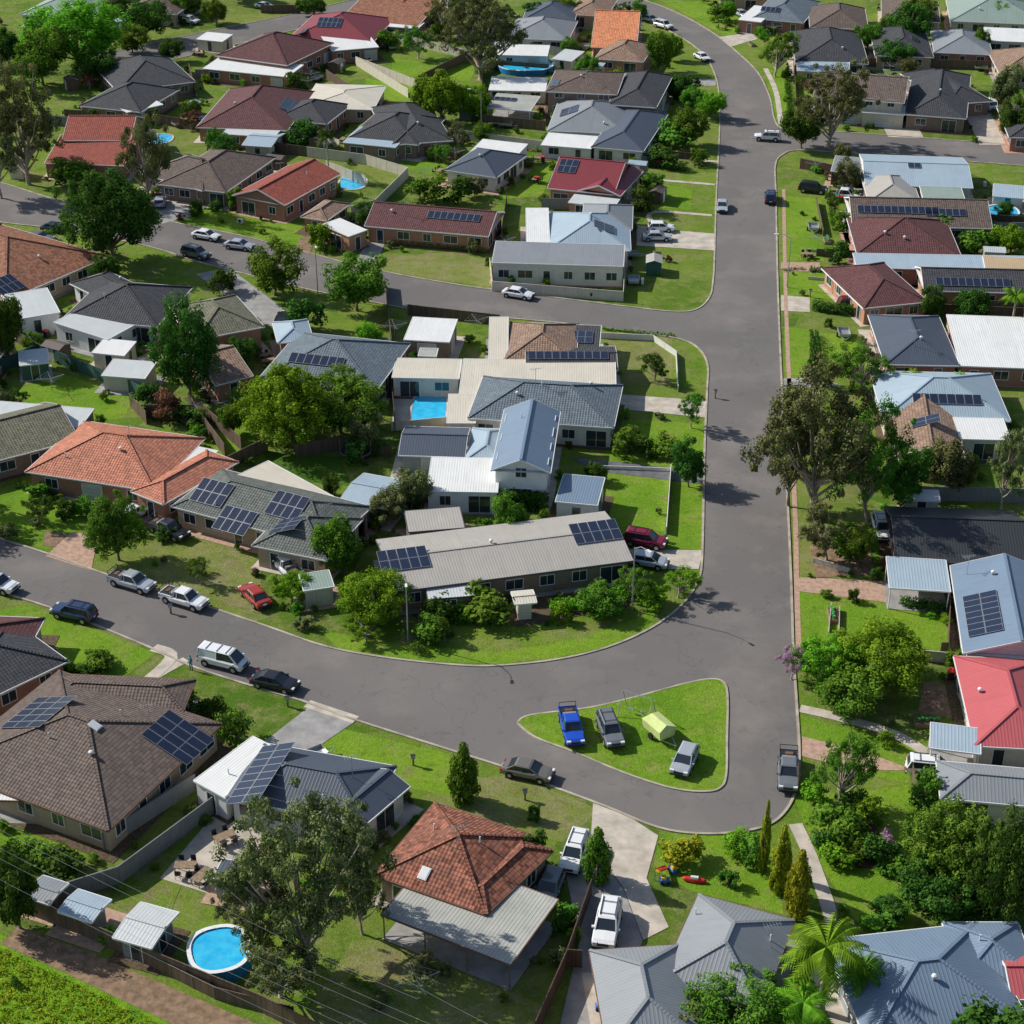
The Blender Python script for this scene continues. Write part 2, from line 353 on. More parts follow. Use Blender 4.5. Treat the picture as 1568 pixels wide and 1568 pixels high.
ig = G(isl[:-1], .12); ib = MB(); ib.add(ig, [tuple(range(len(ig)))], 'lawn_bright'); ib.obj('grass_island'); kerb(isl, off=0, h=.135, w=.2)
_pn = [0]
def patch(name, mat, pts, base=.004, keep=False, sm=False):
    _pn[0] = (_pn[0]+1) % 9
    if sm: pts = smooth(list(pts)+[pts[0]], 4)[:-1]
    g = G(pts, base+_pn[0]*.0025); b = MB(); b.add(g, [tuple(range(len(g)))], mat); b.obj(name)
    if keep: KEEP.append([(p.x, p.y) for p in g])
def path(name, mat, pts, w, z=.034):
    _pn[0] = (_pn[0]+1) % 9; z = z+_pn[0]*.0025
    g = [P(a, b) for a, b in smooth(pts, 5)]; lft = []; rgt = []
    for i, p in enumerate(g):
        a = g[max(0, i-1)]; c = g[min(len(g)-1, i+1)]; d = (c-a).normalized(); n = Vector((-d.y, d.x, 0))*w/2
        lft.append(Vector((p.x+n.x, p.y+n.y, z))); rgt.append(Vector((p.x-n.x, p.y-n.y, z)))
    n = len(g); b = MB(); b.add(lft+rgt, [(i, i+1, n+i+1, n+i) for i in range(n-1)], mat); b.obj(name)
    KEEP.append([(p.x, p.y) for p in lft+rgt[::-1]])
# lawns and yard surfaces
for mt, pts in [
 ('lawn_bright', [(20, 600), (95, 572), (205, 608), (190, 640), (110, 650), (25, 625)]),
 ('lawn_bright', [(0, 742), (60, 760), (125, 790), (120, 820), (70, 842), (0, 818)]),
 ('lawn_bright', [(275, 310), (470, 345), (460, 385), (370, 358), (250, 335)]),
 ('lawn_dry', [(440, 385), (560, 395), (700, 385), (745, 400), (760, 440), (640, 424), (540, 400)]),
 ('lawn_mid', [(955, 385), (1090, 385), (1090, 440), (1060, 470), (955, 465)]),
 ('lawn_bright', [(600, 90), (730, 100), (720, 125), (600, 115)]),
 ('lawn_bright', [(1000, 280), (1060, 290), (1058, 322), (1000, 318)]),
 ('lawn_bright', [(918, 722), (1025, 728), (1018, 815), (945, 805), (918, 770)]),
 ('lawn_bright', [(1030, 735), (1077, 740), (1074, 842), (1022, 838)]),
 ('lawn_bright', [(945, 640), (1080, 650), (1077, 722), (920, 715)]),
 ('lawn_dry', [(925, 510), (1030, 520), (1030, 590), (945, 590)]),
 ('lawn_bright', [(490, 965), (600, 985), (760, 1000), (900, 975), (1000, 935), (1000, 960), (930, 990), (850, 1008), (760, 1017), (640, 1012), (520, 995)]),
 ('lawn_bright', [(1200, 300), (1258, 305), (1262, 400), (1198, 398)]),
 ('lawn_bright', [(1200, 415), (1300, 420), (1310, 458), (1200, 458)]),
 ('lawn_bright', [(1200, 500), (1240, 505), (1240, 575), (1202, 575)]),
 ('lawn_bright', [(1255, 510), (1345, 512), (1350, 570), (1258, 575)]),
 ('lawn_bright', [(1222, 905), (1370, 925), (1470, 950), (1475, 1005), (1220, 990)]),
 ('lawn_dry', [(700, 1190), (790, 1190), (920, 1240), (860, 1290), (800, 1270), (640, 1225)]),
 ('lawn_bright', [(500, 1110), (690, 1155), (690, 1220), (600, 1200), (470, 1150)]),
 ('lawn_bright', [(1010, 1275), (1180, 1280), (1200, 1400), (1060, 1365), (1000, 1330)]),
 ('lawn_bright', [(1215, 1220), (1420, 1200), (1400, 1420), (1330, 1440), (1260, 1330)]),
 ('lawn_bright', [(1225, 1095), (1420, 1150), (1390, 1200), (1300, 1180), (1225, 1130)]),
 ('lawn_bright', [(-20, 940), (40, 925), (240, 1000), (180, 1045), (90, 1010), (-20, 985)]),
 ('lawn_dry', [(200, 880), (330, 820), (400, 860), (400, 940), (330, 920)]),
 ('lawn_dry', [(540, 1440), (620, 1440), (830, 1540), (800, 1600), (440, 1600)]),
 ('lawn_mid', [(190, 1330), (320, 1250), (260, 1400), (200, 1400)]),
 ('lawn_bright', [(0, 1235), (150, 1290), (100, 1350), (0, 1330)]),
 ('lawn_dark', [(400, 690), (520, 700), (540, 745), (430, 735)]),
 ('lawn_bright', [(300, 640), (380, 640), (400, 690), (330, 710)]),
 ('field_grass', [(-200, 1380), (0, 1430), (120, 1490), (260, 1560), (300, 1640), (-200, 1700)]),
 ('lawn_bright', [(1170, 105), (1215, 115), (1225, 190), (1190, 190)]),
 ('lawn_bright', [(1010, 0), (1120, 5), (1160, 60), (1110, 55)]),
 ('lawn_bright', [(770, 255), (850, 255), (830, 300), (770, 305)]),
 ('lawn_bright', [(545, 225), (690, 245), (670, 270), (560, 250)]),
 ('lawn_bright', [(560, 120), (640, 135), (625, 160), (560, 145)]),
 ('lawn_dry', [(40, 262), (140, 265), (120, 300), (20, 275)]),
 ('lawn_dry', [(1218, 800), (1262, 800), (1265, 880), (1220, 880)]),
 ]: patch('lawn', mt, pts)
for nm, mt, pts in [
 ('soil_strip', 'soil', [(30, 1418), (140, 1460), (420, 1580), (330, 1600), (100, 1490), (0, 1445)]),
 ('soil_bed', 'soil', [(1415, 1045), (1480, 1055), (1480, 1105), (1405, 1090)]),
 ('soil_bed', 'soil', [(70, 812), (105, 818), (100, 840), (65, 835)]),
 ('soil_bed', 'soil', [(1240, 835), (1330, 835), (1340, 880), (1250, 885)]),
 ('soil_bed', 'mulch', [(590, 905), (860, 905), (990, 885), (960, 930), (800, 960), (640, 950)]),
 ('soil_bed', 'mulch', [(280, 300), (300, 330), (210, 350), (120, 340), (130, 300)]),
 ('soil_bed', 'soil', [(790, 135), (840, 140), (835, 170), (780, 160)]),
 ('soil_bed', 'mulch', [(1255, 1230), (1330, 1240), (1370, 1330), (1310, 1330)]),
 ('garden_path', 'concrete_pale', [(245, 1345), (330, 1245), (400, 1262), (400, 1375), (330, 1372)]),
 ('driveway', 'concrete_grey', [(470, 1085), (545, 1104), (475, 1152), (405, 1136)]),
 ('driveway', 'paving_pink', [(70, 852), (140, 874), (150, 820), (110, 815)]),
 ('driveway', 'concrete_pale', [(1020, 352), (1094, 358), (1094, 384), (975, 376), (975, 345)]),
 ('driveway', 'concrete_pale', [(945, 604), (1084, 614), (1083, 640), (942, 626)]),
 ('driveway', 'paving_dark', [(870, 700), (1079, 722), (1078, 742), (915, 722)]),
 ('driveway', 'concrete_pale', [(960, 842), (1076, 843), (1070, 872), (1000, 872)]),
 ('driveway', 'paving_pink', [(1218, 884), (1380, 892), (1372, 925), (1216, 905)]),
 ('driveway', 'concrete_pale', [(1196, 452), (1240, 456), (1240, 478), (1196, 476)]),
 ('driveway', 'concrete_grey', [(1198, 580), (1262, 578), (1290, 592), (1198, 595)]),
 ('driveway', 'paving_pink', [(1228, 1128), (1320, 1150), (1400, 1180), (1310, 1180), (1228, 1158)]),
 ('driveway', 'concrete_pale', [(908, 1230), (965, 1252), (1008, 1280), (990, 1345), (1024, 1420), (985, 1440), (955, 1360), (925, 1320), (905, 1280)]),
 ('driveway', 'concrete_grey', [(925, 1322), (955, 1362), (984, 1441), (950, 1520), (925, 1600), (850, 1600), (888, 1440), (860, 1310), (895, 1275)]),
 ('driveway', 'concrete_grey', [(240, 345), (300, 330), (270, 300), (235, 305)]),
 ('driveway', 'concrete_grey', [(560, 372), (590, 372), (575, 405), (545, 402)]),
 ('driveway', 'concrete_pale', [(1350, 190), (1400, 185), (1415, 212), (1360, 210)]),
 ('driveway', 'concrete_pale', [(1480, 180), (1520, 180), (1540, 222), (1500, 222)]),
 ('driveway', 'paving_dark', [(1370, 840), (1568, 860), (1568, 900), (1370, 880)]),
 ('pool_paving', 'concrete_pale', [(603, 600), (700, 598), (690, 655), (600, 655)]),
 ('driveway', 'paving_pink', [(1196, 402), (1256, 402), (1256, 416), (1196, 416)]),
 ('driveway', 'concrete_grey', [(300, 420), (350, 410), (430, 470), (450, 500), (410, 500)]),
 ('driveway', 'soil', [(460, 365), (485, 355), (475, 390), (450, 385)]),
 ('driveway', 'concrete_pale', [(1100, 57), (1150, 50), (1160, 60), (1118, 72)]),
 ('driveway', 'concrete_grey', [(960, 112), (1000, 118), (1096, 122), (1096, 132), (960, 130)]),
 ]: patch(nm, mt, pts, .034 if nm == 'driveway' else .026, keep=nm in ('driveway', 'pool_paving'))
path('footpath', 'concrete_pale', [(1218, 1262), (1240, 1310), (1262, 1370), (1285, 1430), (1335, 1470)], 1.2)
path('footpath', 'concrete_pale', [(235, 992), (262, 1008), (205, 1060)], 1.3)
path('footpath', 'concrete_pale', [(285, 1010), (240, 1035), (205, 1062), (180, 1060)], 1.0)
path('footpath', 'paving_pink', [(1200, 290), (1203, 450), (1210, 620), (1218, 800), (1220, 900), (1223, 1000)], .55)
path('footpath', 'concrete_pale', [(1225, 1085), (1290, 1100), (1370, 1125), (1430, 1160)], 1.2)
path('footpath', 'concrete_pale', [(1172, 105), (1188, 140), (1196, 190)], 1.0)
path('footpath', 'concrete_pale', [(470, 1078), (545, 1103)], 1.2, .05)
path('footpath', 'concrete_pale', [(1000, 345), (1000, 325), (1090, 330)], .9)
path('footpath', 'concrete_pale', [(1000, 275), (1095, 283)], .9)
path('footpath', 'concrete_pale', [(1000, 240), (1100, 248)], .9)

# ---------------------------------------------------------------- houses
ROOFS = []; OWN = []
Z = Vector((0, 0, 1))
def house(name, wall, wings, trim='trim_white', win='trim_white'):
    w0 = wings[0]; c0 = P((w0[2]+w0[4])/2, (w0[3]+w0[5])/2); root = empty(name, (c0.x, c0.y, 0))
    roof = MB(); wl = MB(); wn = MB(); gt = MB(); nr0 = len(ROOFS)
    for wi, w in enumerate(wings):
        typ, mat, ax, ay, bx_, by, cx, cy = w[:8]
        ez = (w[8] if len(w) > 8 and w[8] else 2.7)+wi*.017
        pt = math.radians(w[9] if len(w) > 9 and w[9] else {'h': 22, 'g': 20, 's': 3, 'o': 3, 'p': 15}[typ])
        if mat.startswith('metal') and typ == 'h' and len(w) < 10: pt = math.radians(20)
        a = P(ax, ay, ez); b = P(bx_, by, ez); c = P(cx, cy, ez)
        ux = (b-a).normalized(); uy = Vector((-ux.y, ux.x, 0)); d = (c-a).dot(uy); L = (b-a).length
        if d < 0: a, b = b, a; ux = -ux; uy = -uy; d = -d
        if typ == 'h' and d > L: a, ux, uy, L, d = b, uy, -ux, d, L
        W = lambda x, y, z: a+ux*x+uy*y+Z*(z-0)
        KEEP.append([W(0, 0, 0).xy[:], W(L, 0, 0).xy[:], W(L, d, 0).xy[:], W(0, d, 0).xy[:]])
        rise = d/2*math.tan(pt); sl = d/2/math.cos(pt)
        o = .45
        if typ == 'h':
            r = min(d/2, L/2); q = [W(0, 0, 0), W(L, 0, 0), W(L, d, 0), W(0, d, 0), W(r, d/2, rise), W(L-r, d/2, rise)]
            faces = [((0, 1, 5, 4), [(0, 0), (L, 0), (L-r, sl), (r, sl)]), ((2, 3, 4, 5), [(0, 0), (L, 0), (L-r, sl), (r, sl)]),
                     ((1, 2, 5), [(0, 0), (d, 0), (d/2, sl)]), ((3, 0, 4), [(0, 0), (d, 0), (d/2, sl)])]
            roof.add(q, [f[0] for f in faces], mat, [f[1] for f in faces])
            for f in faces: ROOFS.append([q[k] for k in f[0]])
            for p1, p2 in ((q[4], q[5]), (q[0], q[4]), (q[3], q[4]), (q[1], q[5]), (q[2], q[5])): roof.beam(p1+Z*.03, p2+Z*.03, .26, .09, mat)
        elif typ == 'g':
            q = [W(0, 0, 0), W(L, 0, 0), W(L, d, 0), W(0, d, 0), W(0, d/2, rise), W(L, d/2, rise)]
            faces = [((0, 1, 5, 4), [(0, 0), (L, 0), (L, sl), (0, sl)]), ((2, 3, 4, 5), [(0, 0), (L, 0), (L, sl), (0, sl)])]
            roof.add(q, [f[0] for f in faces], mat, [f[1] for f in faces])
            for f in faces: ROOFS.append([q[k] for k in f[0]])
            roof.beam(q[4]+Z*.03, q[5]+Z*.03, .3, .08, mat)
            for x0, s1 in ((0, -1), (L, 1)):
                for y0 in (0, d): gt.beam(W(x0+s1*.02, y0, -.09), W(x0+s1*.02, d/2, rise-.09), .05, .2, trim)
                xi = x0-s1*o
                k = max(0.0, o*math.tan(pt))
                wl.add([W(xi, o, k-.25), W(xi, d-o, k-.25), W(xi, d/2, rise-.06)], [(0, 1, 2)], wall, [[(0, 0), (d-2*o, 0), (d/2, rise)]])
        else:
            rr = d*math.tan(pt)
            q = [W(0, 0, 0), W(L, 0, 0), W(L, d, rr), W(0, d, rr)]
            roof.add(q, [(0, 1, 2, 3)], mat, [[(0, 0), (L, 0), (L, d), (0, d)]]); ROOFS.append(q)
            roof.add([v-Z*.08 for v in q], [(3, 2, 1, 0)], 'trim_white')
            for i in range(4): gt.beam(q[i]-Z*.06, q[(i+1) % 4]-Z*.06, .08, .16, trim)
        if typ in 'hg':
            for p1, p2 in ((W(0, 0, 0), W(L, 0, 0)), (W(L, d, 0), W(0, d, 0)))+(((W(L, 0, 0), W(L, d, 0)), (W(0, d, 0), W(0, 0, 0))) if typ == 'h' else ()):
                gt.beam(p1-Z*.08, p2-Z*.08, .14, .16, trim)
            gt.add([W(0, 0, -.13), W(L, 0, -.13), W(L, d, -.13), W(0, d, -.13)], [(3, 2, 1, 0)], trim)
        if typ in ('o',):
            n = max(1, int(L/3.2))
            for i in range(n+1):
                for y in (.15, d-.15):
                    x = .15+(L-.3)*i/n; p = W(x, y, -.1); wl.beam(Vector((p.x, p.y, 0)), p+Z*(y*math.tan(pt)), .1, .1, trim)
            slab = [Vector((*W(x, y, 0).xy, .07+.003*wi)) for x, y in ((0, 0), (L, 0), (L, d), (0, d))]
            wl.add(slab, [(0, 1, 2, 3)], 'concrete_grey')
            continue
        o2 = o if typ in 'hg' else .15
        x0, x1, y0, y1 = o2, L-o2, o2, d-o2
        cs = [(x0, y0), (x1, y0), (x1, y1), (x0, y1)]
        top = -.12
        for i in range(4):
            p = cs[i]; q2 = cs[(i+1) % 4]; A = W(*p, 0); B = W(*q2, 0); ln = (B-A).length
            zts = [ez+top, ez+top]
            if typ == 's':
                zts = [ez+top+(p[1])*math.tan(pt), ez+top+(q2[1])*math.tan(pt)]
            vs = [Vector((A.x, A.y, 0)), Vector((B.x, B.y, 0)), Vector((B.x, B.y, zts[1])), Vector((A.x, A.y, zts[0]))]
            wl.add(vs, [(0, 1, 2, 3)], wall, [[(0, 0), (ln, 0), (ln, zts[1]), (0, zts[0])]])
            dr = (B-A).normalized(); nr = Vector((dr.y, -dr.x, 0))
            if ez < 2.3 or ln < 2.4: continue
            n = max(1, int(ln/R.uniform(2.8, 3.9)))
            door = R.randrange(n)
            lv = [0] if ez < 4.5 else [0, 2.7]
            for lz in lv:
              for k in range(n):
                cx_ = ln*(k+.5)/n; C = Vector((A.x, A.y, 0))+dr*cx_
                if k == door and lz == 0:
                    ww, h0, h1 = (2.4, .05, 2.15) if (R.random() < .5 and ln > 5) else (.95, .05, 2.1)
                else: ww, h0, h1 = R.choice((1.2, 1.5, 1.8, 2.1)), .95, 2.1
                h0 += lz; h1 += lz
                ww = min(ww, ln/n-.4); hz = (h1-h0)/2; cz = (h0+h1)/2
                gar = (k == door and ww > 2.2 and i in (0, 1) and R.random() < .4)
                wn.box(C+nr*.02+Z*cz, dr*(ww/2), nr*.02, Z*hz, 'garage_door' if gar else 'window_glass')
                for sx in (-1, 1): wn.box(C+nr*.04+dr*(sx*(ww/2+.03))+Z*cz, dr*.035, nr*.045, Z*(hz+.06), win)
                for sz in (-1, 1): wn.box(C+nr*.04+Z*(cz+sz*(hz+.03)), dr*(ww/2-.005), nr*.04, Z*.035, win)
                if not gar and ww > 1: wn.box(C+nr*.045+Z*cz, dr*.02, nr*.02, Z*hz, win)
        m_ = R.choice(('concrete_grey', 'mulch', 'paving_pink', 'concrete_pale', 'mulch'))
        e = R.uniform(.2, 1.0); zz = .0485+wi*.0015
        wl.add([Vector((*W(x, y, 0).xy, zz)) for x, y in ((-e, -e*.8), (L+e, -e*.8), (L+e, d+e), (-e, d+e))], [(0, 1, 2, 3)], m_)
    l = root.location
    roof.obj('roof', root, l); wl.obj('walls', root, l)
    if wn.f: wn.obj('windows', root, l)
    gt.obj('gutters', root, l)
    OWN.extend([root]*(len(ROOFS)-nr0))
    return root
def hs(*a, **k): return house(*a, **k)
# --- foreground
hs('brick_house', 'brick_tan', [('h', 'tile_brown', 165, 1272, 340, 1108, -90, 1170, 2.8, 20), ('h', 'tile_brown', 60, 1080, 280, 1090, 60, 1030, 2.8, 20), ('o', 'metal_white', -20, 1225, 90, 1228, -20, 1160, 2.5)], trim='trim_brown')
hs('brick_house', 'brick_red', [('h', 'tile_charcoal', -80, 1100, 105, 1012, -60, 985)])
hs('weatherboard_house', 'board_white', [('h', 'metal_slate', 345, 1222, 560, 1262, 392, 1135, 2.8, 20), ('g', 'metal_slate', 560, 1262, 628, 1204, 505, 1225, 2.8, 20), ('s', 'metal_white', 296, 1195, 345, 1222, 395, 1136, 2.6)])
hs('brick_house', 'brick_brown', [('h', 'tile_terracotta', 572, 1340, 742, 1400, 645, 1222, 2.9, 24), ('h', 'tile_terracotta', 690, 1372, 745, 1400, 808, 1284, 2.9, 24), ('o', 'metal_zinc', 583, 1400, 782, 1478, 858, 1380, 2.62, 1)], trim='trim_brown')
hs('brick_house', 'brick_tan', [('h', 'metal_grey', 1010, 1500, 1165, 1545, 1055, 1365, 2.8, 24), ('h', 'metal_grey', 930, 1610, 1075, 1600, 980, 1450, 2.8, 24)], trim='trim_brown')
hs('weatherboard_house', 'board_grey', [('h', 'metal_blue', 1330, 1600, 1580, 1570, 1385, 1425, 2.8, 22), ('h', 'metal_blue', 1470, 1500, 1590, 1500, 1480, 1412, 2.8)])
hs('brick_house', 'brick_red', [('g', 'metal_pinkred', 1550, 1530, 1640, 1530, 1545, 1455)])
hs('weatherboard_house', 'board_cream', [('h', 'metal_grey', 1440, 1222, 1640, 1240, 1438, 1165)])
hs('brick_house', 'render_cream', [('h', 'metal_pinkred', 1492, 1142, 1640, 1150, 1478, 1005), ('o', 'metal_sky', 1424, 1145, 1502, 1155, 1422, 1108)])
hs('weatherboard_house', 'board_white', [('g', 'metal_blue', 1475, 1000, 1455, 866, 1640, 985, 2.8), ('o', 'metal_sky', 1362, 900, 1456, 906, 1362, 856, 2.6)])
hs('brick_house', 'brick_brown', [('g', 'metal_dark', 1372, 858, 1580, 866, 1372, 776)], trim='trim_dark')
hs('weatherboard_house', 'board_cream', [('h', 'metal_sky', 1352, 640, 1548, 645, 1360, 568), ('g', 'tile_tan', 1478, 705, 1462, 622, 1372, 700), ('s', 'metal_white', 1470, 672, 1548, 674, 1470, 642)])
hs('brick_house', 'brick_red', [('h', 'metal_slate', 1355, 558, 1470, 560, 1352, 482), ('s', 'metal_white', 1470, 560, 1600, 565, 1462, 490)])
hs('brick_house', 'brick_orange', [('h', 'tile_maroon', 1322, 472, 1422, 462, 1315, 405), ('g', 'tile_charcoal', 1415, 445, 1620, 450, 1415, 408)])
hs('brick_house', 'brick_red', [('h', 'tile_maroon', 1312, 388, 1472, 392, 1312, 334), ('s', 'metal_sky', 1312, 410, 1640, 416, 1312, 390, 2.6), ('s', 'metal_tan', 1510, 418, 1640, 425, 1510, 395, 2.65)])
hs('brick_house', 'brick_brown', [('g', 'tile_brown', 1305, 345, 1520, 350, 1305, 302), ('h', 'metal_beige', 1330, 308, 1410, 310, 1330, 268)])
hs('weatherboard_house', 'board_cream', [('g', 'metal_sky', 1325, 282, 1490, 288, 1322, 236, 3.0, 10), ('s', 'metal_green', 1415, 310, 1480, 312, 1412, 288)])
# --- centre block
hs('long_brick_house', 'brick_brown', [('g', 'metal_beige', 603, 906, 970, 858, 560, 828, 2.8, 9), ('s', 'metal_beige', 625, 815, 712, 808, 618, 785, 2.6), ('s', 'metal_pale', 655, 918, 728, 912, 650, 896, 2.4)], trim='trim_dark')
hs('brick_house', 'brick_tan', [('h', 'tile_grey', 262, 775, 500, 838, 330, 715, 2.8), ('h', 'tile_grey', 385, 835, 500, 858, 405, 765, 2.8), ('s', 'metal_cream', 470, 790, 520, 765, 385, 725, 2.6)])
hs('brick_house', 'brick_red', [('h', 'tile_orange', 38, 722, 236, 752, 100, 640, 2.8), ('h', 'tile_orange', 200, 752, 250, 772, 320, 690, 2.8), ('s', 'metal_white', 312, 712, 334, 690, 225, 662, 2.6)])
hs('brick_house', 'brick_brown', [('g', 'tile_olive', -60, 720, 122, 672, -60, 648), ('s', 'metal_pale', -60, 640, 122, 655, -60, 612, 3.0)])
hs('brick_house', 'brick_brown', [('h', 'tile_bluegrey', 395, 580, 575, 600, 430, 505, 2.8), ('h', 'metal_sky', 425, 525, 480, 520, 455, 490, 2.9), ('s', 'metal_white', 618, 520, 688, 524, 620, 488, 2.6)])
hs('brick_house', 'brick_orange', [('h', 'tile_olive', 300, 520, 405, 500, 300, 462, 3.6), ('g', 'tile_tan', 330, 590, 388, 575, 322, 530, 2.6)])
hs('brick_house', 'brick_tan', [('h', 'tile_tan', 772, 550, 882, 553, 775, 493, 2.9), ('s', 'metal_cream', 748, 552, 778, 552, 762, 492, 2.85), ('g', 'tile_charcoal', 805, 566, 946, 566, 805, 530, 2.7, 12), ('s', 'tile_charcoal', 860, 530, 918, 532, 862, 500, 2.7)])
hs('weatherboard_house', 'render_cream', [('s', 'metal_cream', 702, 608, 944, 612, 704, 553, 2.7, 2), ('s', 'metal_cream', 600, 578, 703, 580, 605, 550, 2.68, 2), ('s', 'metal_cream', 684, 648, 728, 648, 690, 606, 2.64, 2), ('h', 'tile_bluegrey', 716, 640, 940, 655, 728, 575, 2.9)])
hs('two_storey_house', 'render_white', [('g', 'metal_blue', 843, 724, 858, 630, 752, 718, 4.6, 24), ('h', 'metal_sky', 714, 702, 770, 704, 722, 655, 2.8), ('s', 'metal_white', 653, 752, 762, 754, 655, 704, 2.7), ('s', 'metal_blue', 850, 768, 915, 774, 850, 728, 2.6)])
hs('weatherboard_house', 'board_grey', [('g', 'metal_slate', 610, 697, 712, 700, 612, 652, 2.7, 14)])
hs('long_garage', 'render_cream', [('s', 'metal_grey', 753, 402, 955, 408, 758, 375, 3.2, 5)])
hs('weatherboard_house', 'render_cream', [('h', 'metal_sky', 838, 382, 966, 384, 842, 325), ('h', 'metal_grey', 890, 350, 968, 352, 892, 312), ('s', 'metal_white', 806, 374, 842, 374, 808, 325)])
hs('brick_house', 'brick_orange', [('g', 'tile_maroon', 558, 346, 748, 362, 570, 308), ('s', 'metal_white', 534, 362, 562, 352, 540, 330)])
hs('brick_house', 'brick_red', [('g', 'tile_red', 436, 314, 522, 266, 372, 290, 3.0), ('h', 'tile_tan', 500, 338, 537, 312, 470, 325, 2.6)])
hs('brick_house', 'brick_brown', [('h', 'tile_brown', 240, 282, 345, 295, 262, 222), ('h', 'tile_brown', 310, 292, 388, 262, 280, 240)])
hs('brick_house', 'brick_red', [('g', 'tile_red', 95, 215, 200, 215, 100, 180, 4.4), ('s', 'tile_red', 68, 250, 190, 254, 70, 222, 2.6, 12)])
hs('brick_house', 'brick_brown', [('h', 'tile_charcoal', 600, 222, 694, 215, 560, 165), ('h', 'tile_charcoal', 530, 212, 640, 222, 545, 170), ('s', 'metal_sky', 525, 218, 605, 226, 530, 195)])
hs('weatherboard_house', 'board_white', [('h', 'metal_slate', 680, 260, 760, 272, 700, 222), ('s', 'metal_white', 720, 232, 790, 240, 735, 215)])
hs('brick_house', 'brick_orange', [('g', 'metal_maroon', 838, 288, 940, 298, 848, 240, 3.0), ('g', 'metal_maroon', 950, 300, 985, 262, 890, 285, 3.0), ('s', 'metal_pale', 870, 310, 940, 318, 872, 298, 2.4)])
hs('two_storey_house', 'brick_brown', [('h', 'tile_brown', 835, 140, 945, 145, 840, 106, 4.8, 15), ('h', 'tile_charcoal', 930, 160, 1005, 165, 940, 110, 4.0)])
hs('weatherboard_house', 'board_white', [('h', 'metal_grey', 838, 200, 960, 205, 848, 155), ('h', 'metal_slate', 905, 225, 985, 232, 910, 165), ('s', 'metal_white', 828, 222, 905, 228, 832, 205, 2.4)])
hs('brick_house', 'brick_orange', [('g', 'tile_bright', 905, 72, 975, 74, 885, 25, 3.0), ('h', 'tile_tan', 910, 90, 985, 95, 905, 62)])
hs('brick_house', 'brick_tan', [('h', 'tile_rust', 8, 460, 168, 392, -70, 370), ('h', 'tile_rust', -40, 420, 60, 400, -40, 350)])
hs('brick_house', 'render_white', [('h', 'tile_charcoal', 95, 488, 240, 500, 110, 425), ('h', 'tile_charcoal', 180, 470, 240, 450, 165, 415), ('s', 'metal_pale', 20, 490, 92, 478, 28, 452), ('s', 'metal_pale', 165, 520, 275, 460, 215, 430, 2.6)])
# --- upper left
hs('brick_house', 'brick_red', [('h', 'tile_maroon', 300, 195, 440, 200, 330, 135), ('s', 'metal_pale', 340, 205, 420, 210, 345, 188, 2.5), ('h', 'tile_charcoal', 418, 182, 500, 190, 430, 150)])
hs('brick_house', 'brick_tan', [('h', 'metal_cream', 460, 165, 572, 168, 470, 128, 2.7, 8)])
hs('brick_house', 'brick_brown', [('h', 'tile_charcoal', 120, 162, 215, 172, 130, 122), ('h', 'tile_charcoal', 180, 140, 300, 125, 190, 95), ('s', 'metal_white', 195, 172, 250, 160, 210, 145)])
hs('brick_house', 'brick_red', [('h', 'tile_maroon', 330, 85, 440, 100, 350, 45, 3.6), ('s', 'metal_white', 310, 105, 440, 118, 320, 88, 2.6), ('s', 'metal_white', 400, 105, 470, 95, 410, 82, 2.6)])
hs('brick_house', 'brick_red', [('h', 'metal_maroon', 440, 60, 570, 66, 460, 22), ('s', 'metal_white', 508, 78, 580, 72, 508, 55)])
hs('weatherboard_house', 'board_cream', [('h', 'metal_green', 30, 22, 130, 28, 50, -12)])
hs('brick_house', 'brick_tan', [('h', 'tile_brown', 190, 18, 270, 22, 200, -12)])
hs('brick_house', 'brick_red', [('s', 'tile_rust', 520, 30, 640, 40, 560, 5, 2.7, 8), ('s', 'metal_white', 560, 38, 640, 44, 565, 30, 2.6)])
hs('brick_house', 'brick_red', [('h', 'tile_red', 600, 25, 690, 15, 610, -10)])
hs('weatherboard_house', 'board_white', [('h', 'metal_grey', 775, 58, 870, 62, 785, 28), ('s', 'metal_white', 760, 84, 838, 86, 765, 70, 2.6), ('h', 'metal_slate', 800, 30, 880, 32, 805, 5)])
hs('brick_house', 'brick_tan', [('h', 'tile_tan', 870, 22, 930, 25, 880, -8)])
hs('brick_house', 'brick_red', [('h', 'tile_maroon', 700, 35, 762, 38, 705, 12)])
hs('garden_pergola', 'board_white', [('o', 'metal_zinc', 745, 165, 812, 170, 748, 145, 2.5)])
hs('weatherboard_house', 'board_cream', [('s', 'metal_white', 748, 138, 835, 140, 750, 120, 2.4)])
# --- upper right
hs('brick_house', 'brick_tan', [('h', 'tile_charcoal', 1218, 95, 1330, 98, 1225, 48), ('s', 'metal_sky', 1220, 108, 1300, 112, 1222, 92, 2.5)])
hs('two_storey_house', 'board_cream', [('g', 'tile_brown', 1245, 148, 1385, 158, 1255, 108, 4.6, 14), ('s', 'metal_pale', 1320, 172, 1385, 176, 1322, 160, 2.6)])
hs('brick_house', 'brick_brown', [('h', 'tile_charcoal', 1385, 175, 1480, 182, 1385, 108, 2.8), ('h', 'tile_charcoal', 1450, 160, 1520, 155, 1440, 108)])
hs('brick_house', 'brick_tan', [('h', 'tile_charcoal', 1340, 85, 1430, 88, 1345, 45), ('h', 'tile_brown', 1240, 42, 1330, 45, 1250, 10)])
hs('brick_house', 'brick_red', [('h', 'tile_bluegrey', 1150, 28, 1230, 35, 1160, -5), ('s', 'metal_white', 1130, 30, 1165, 34, 1135, 10)])
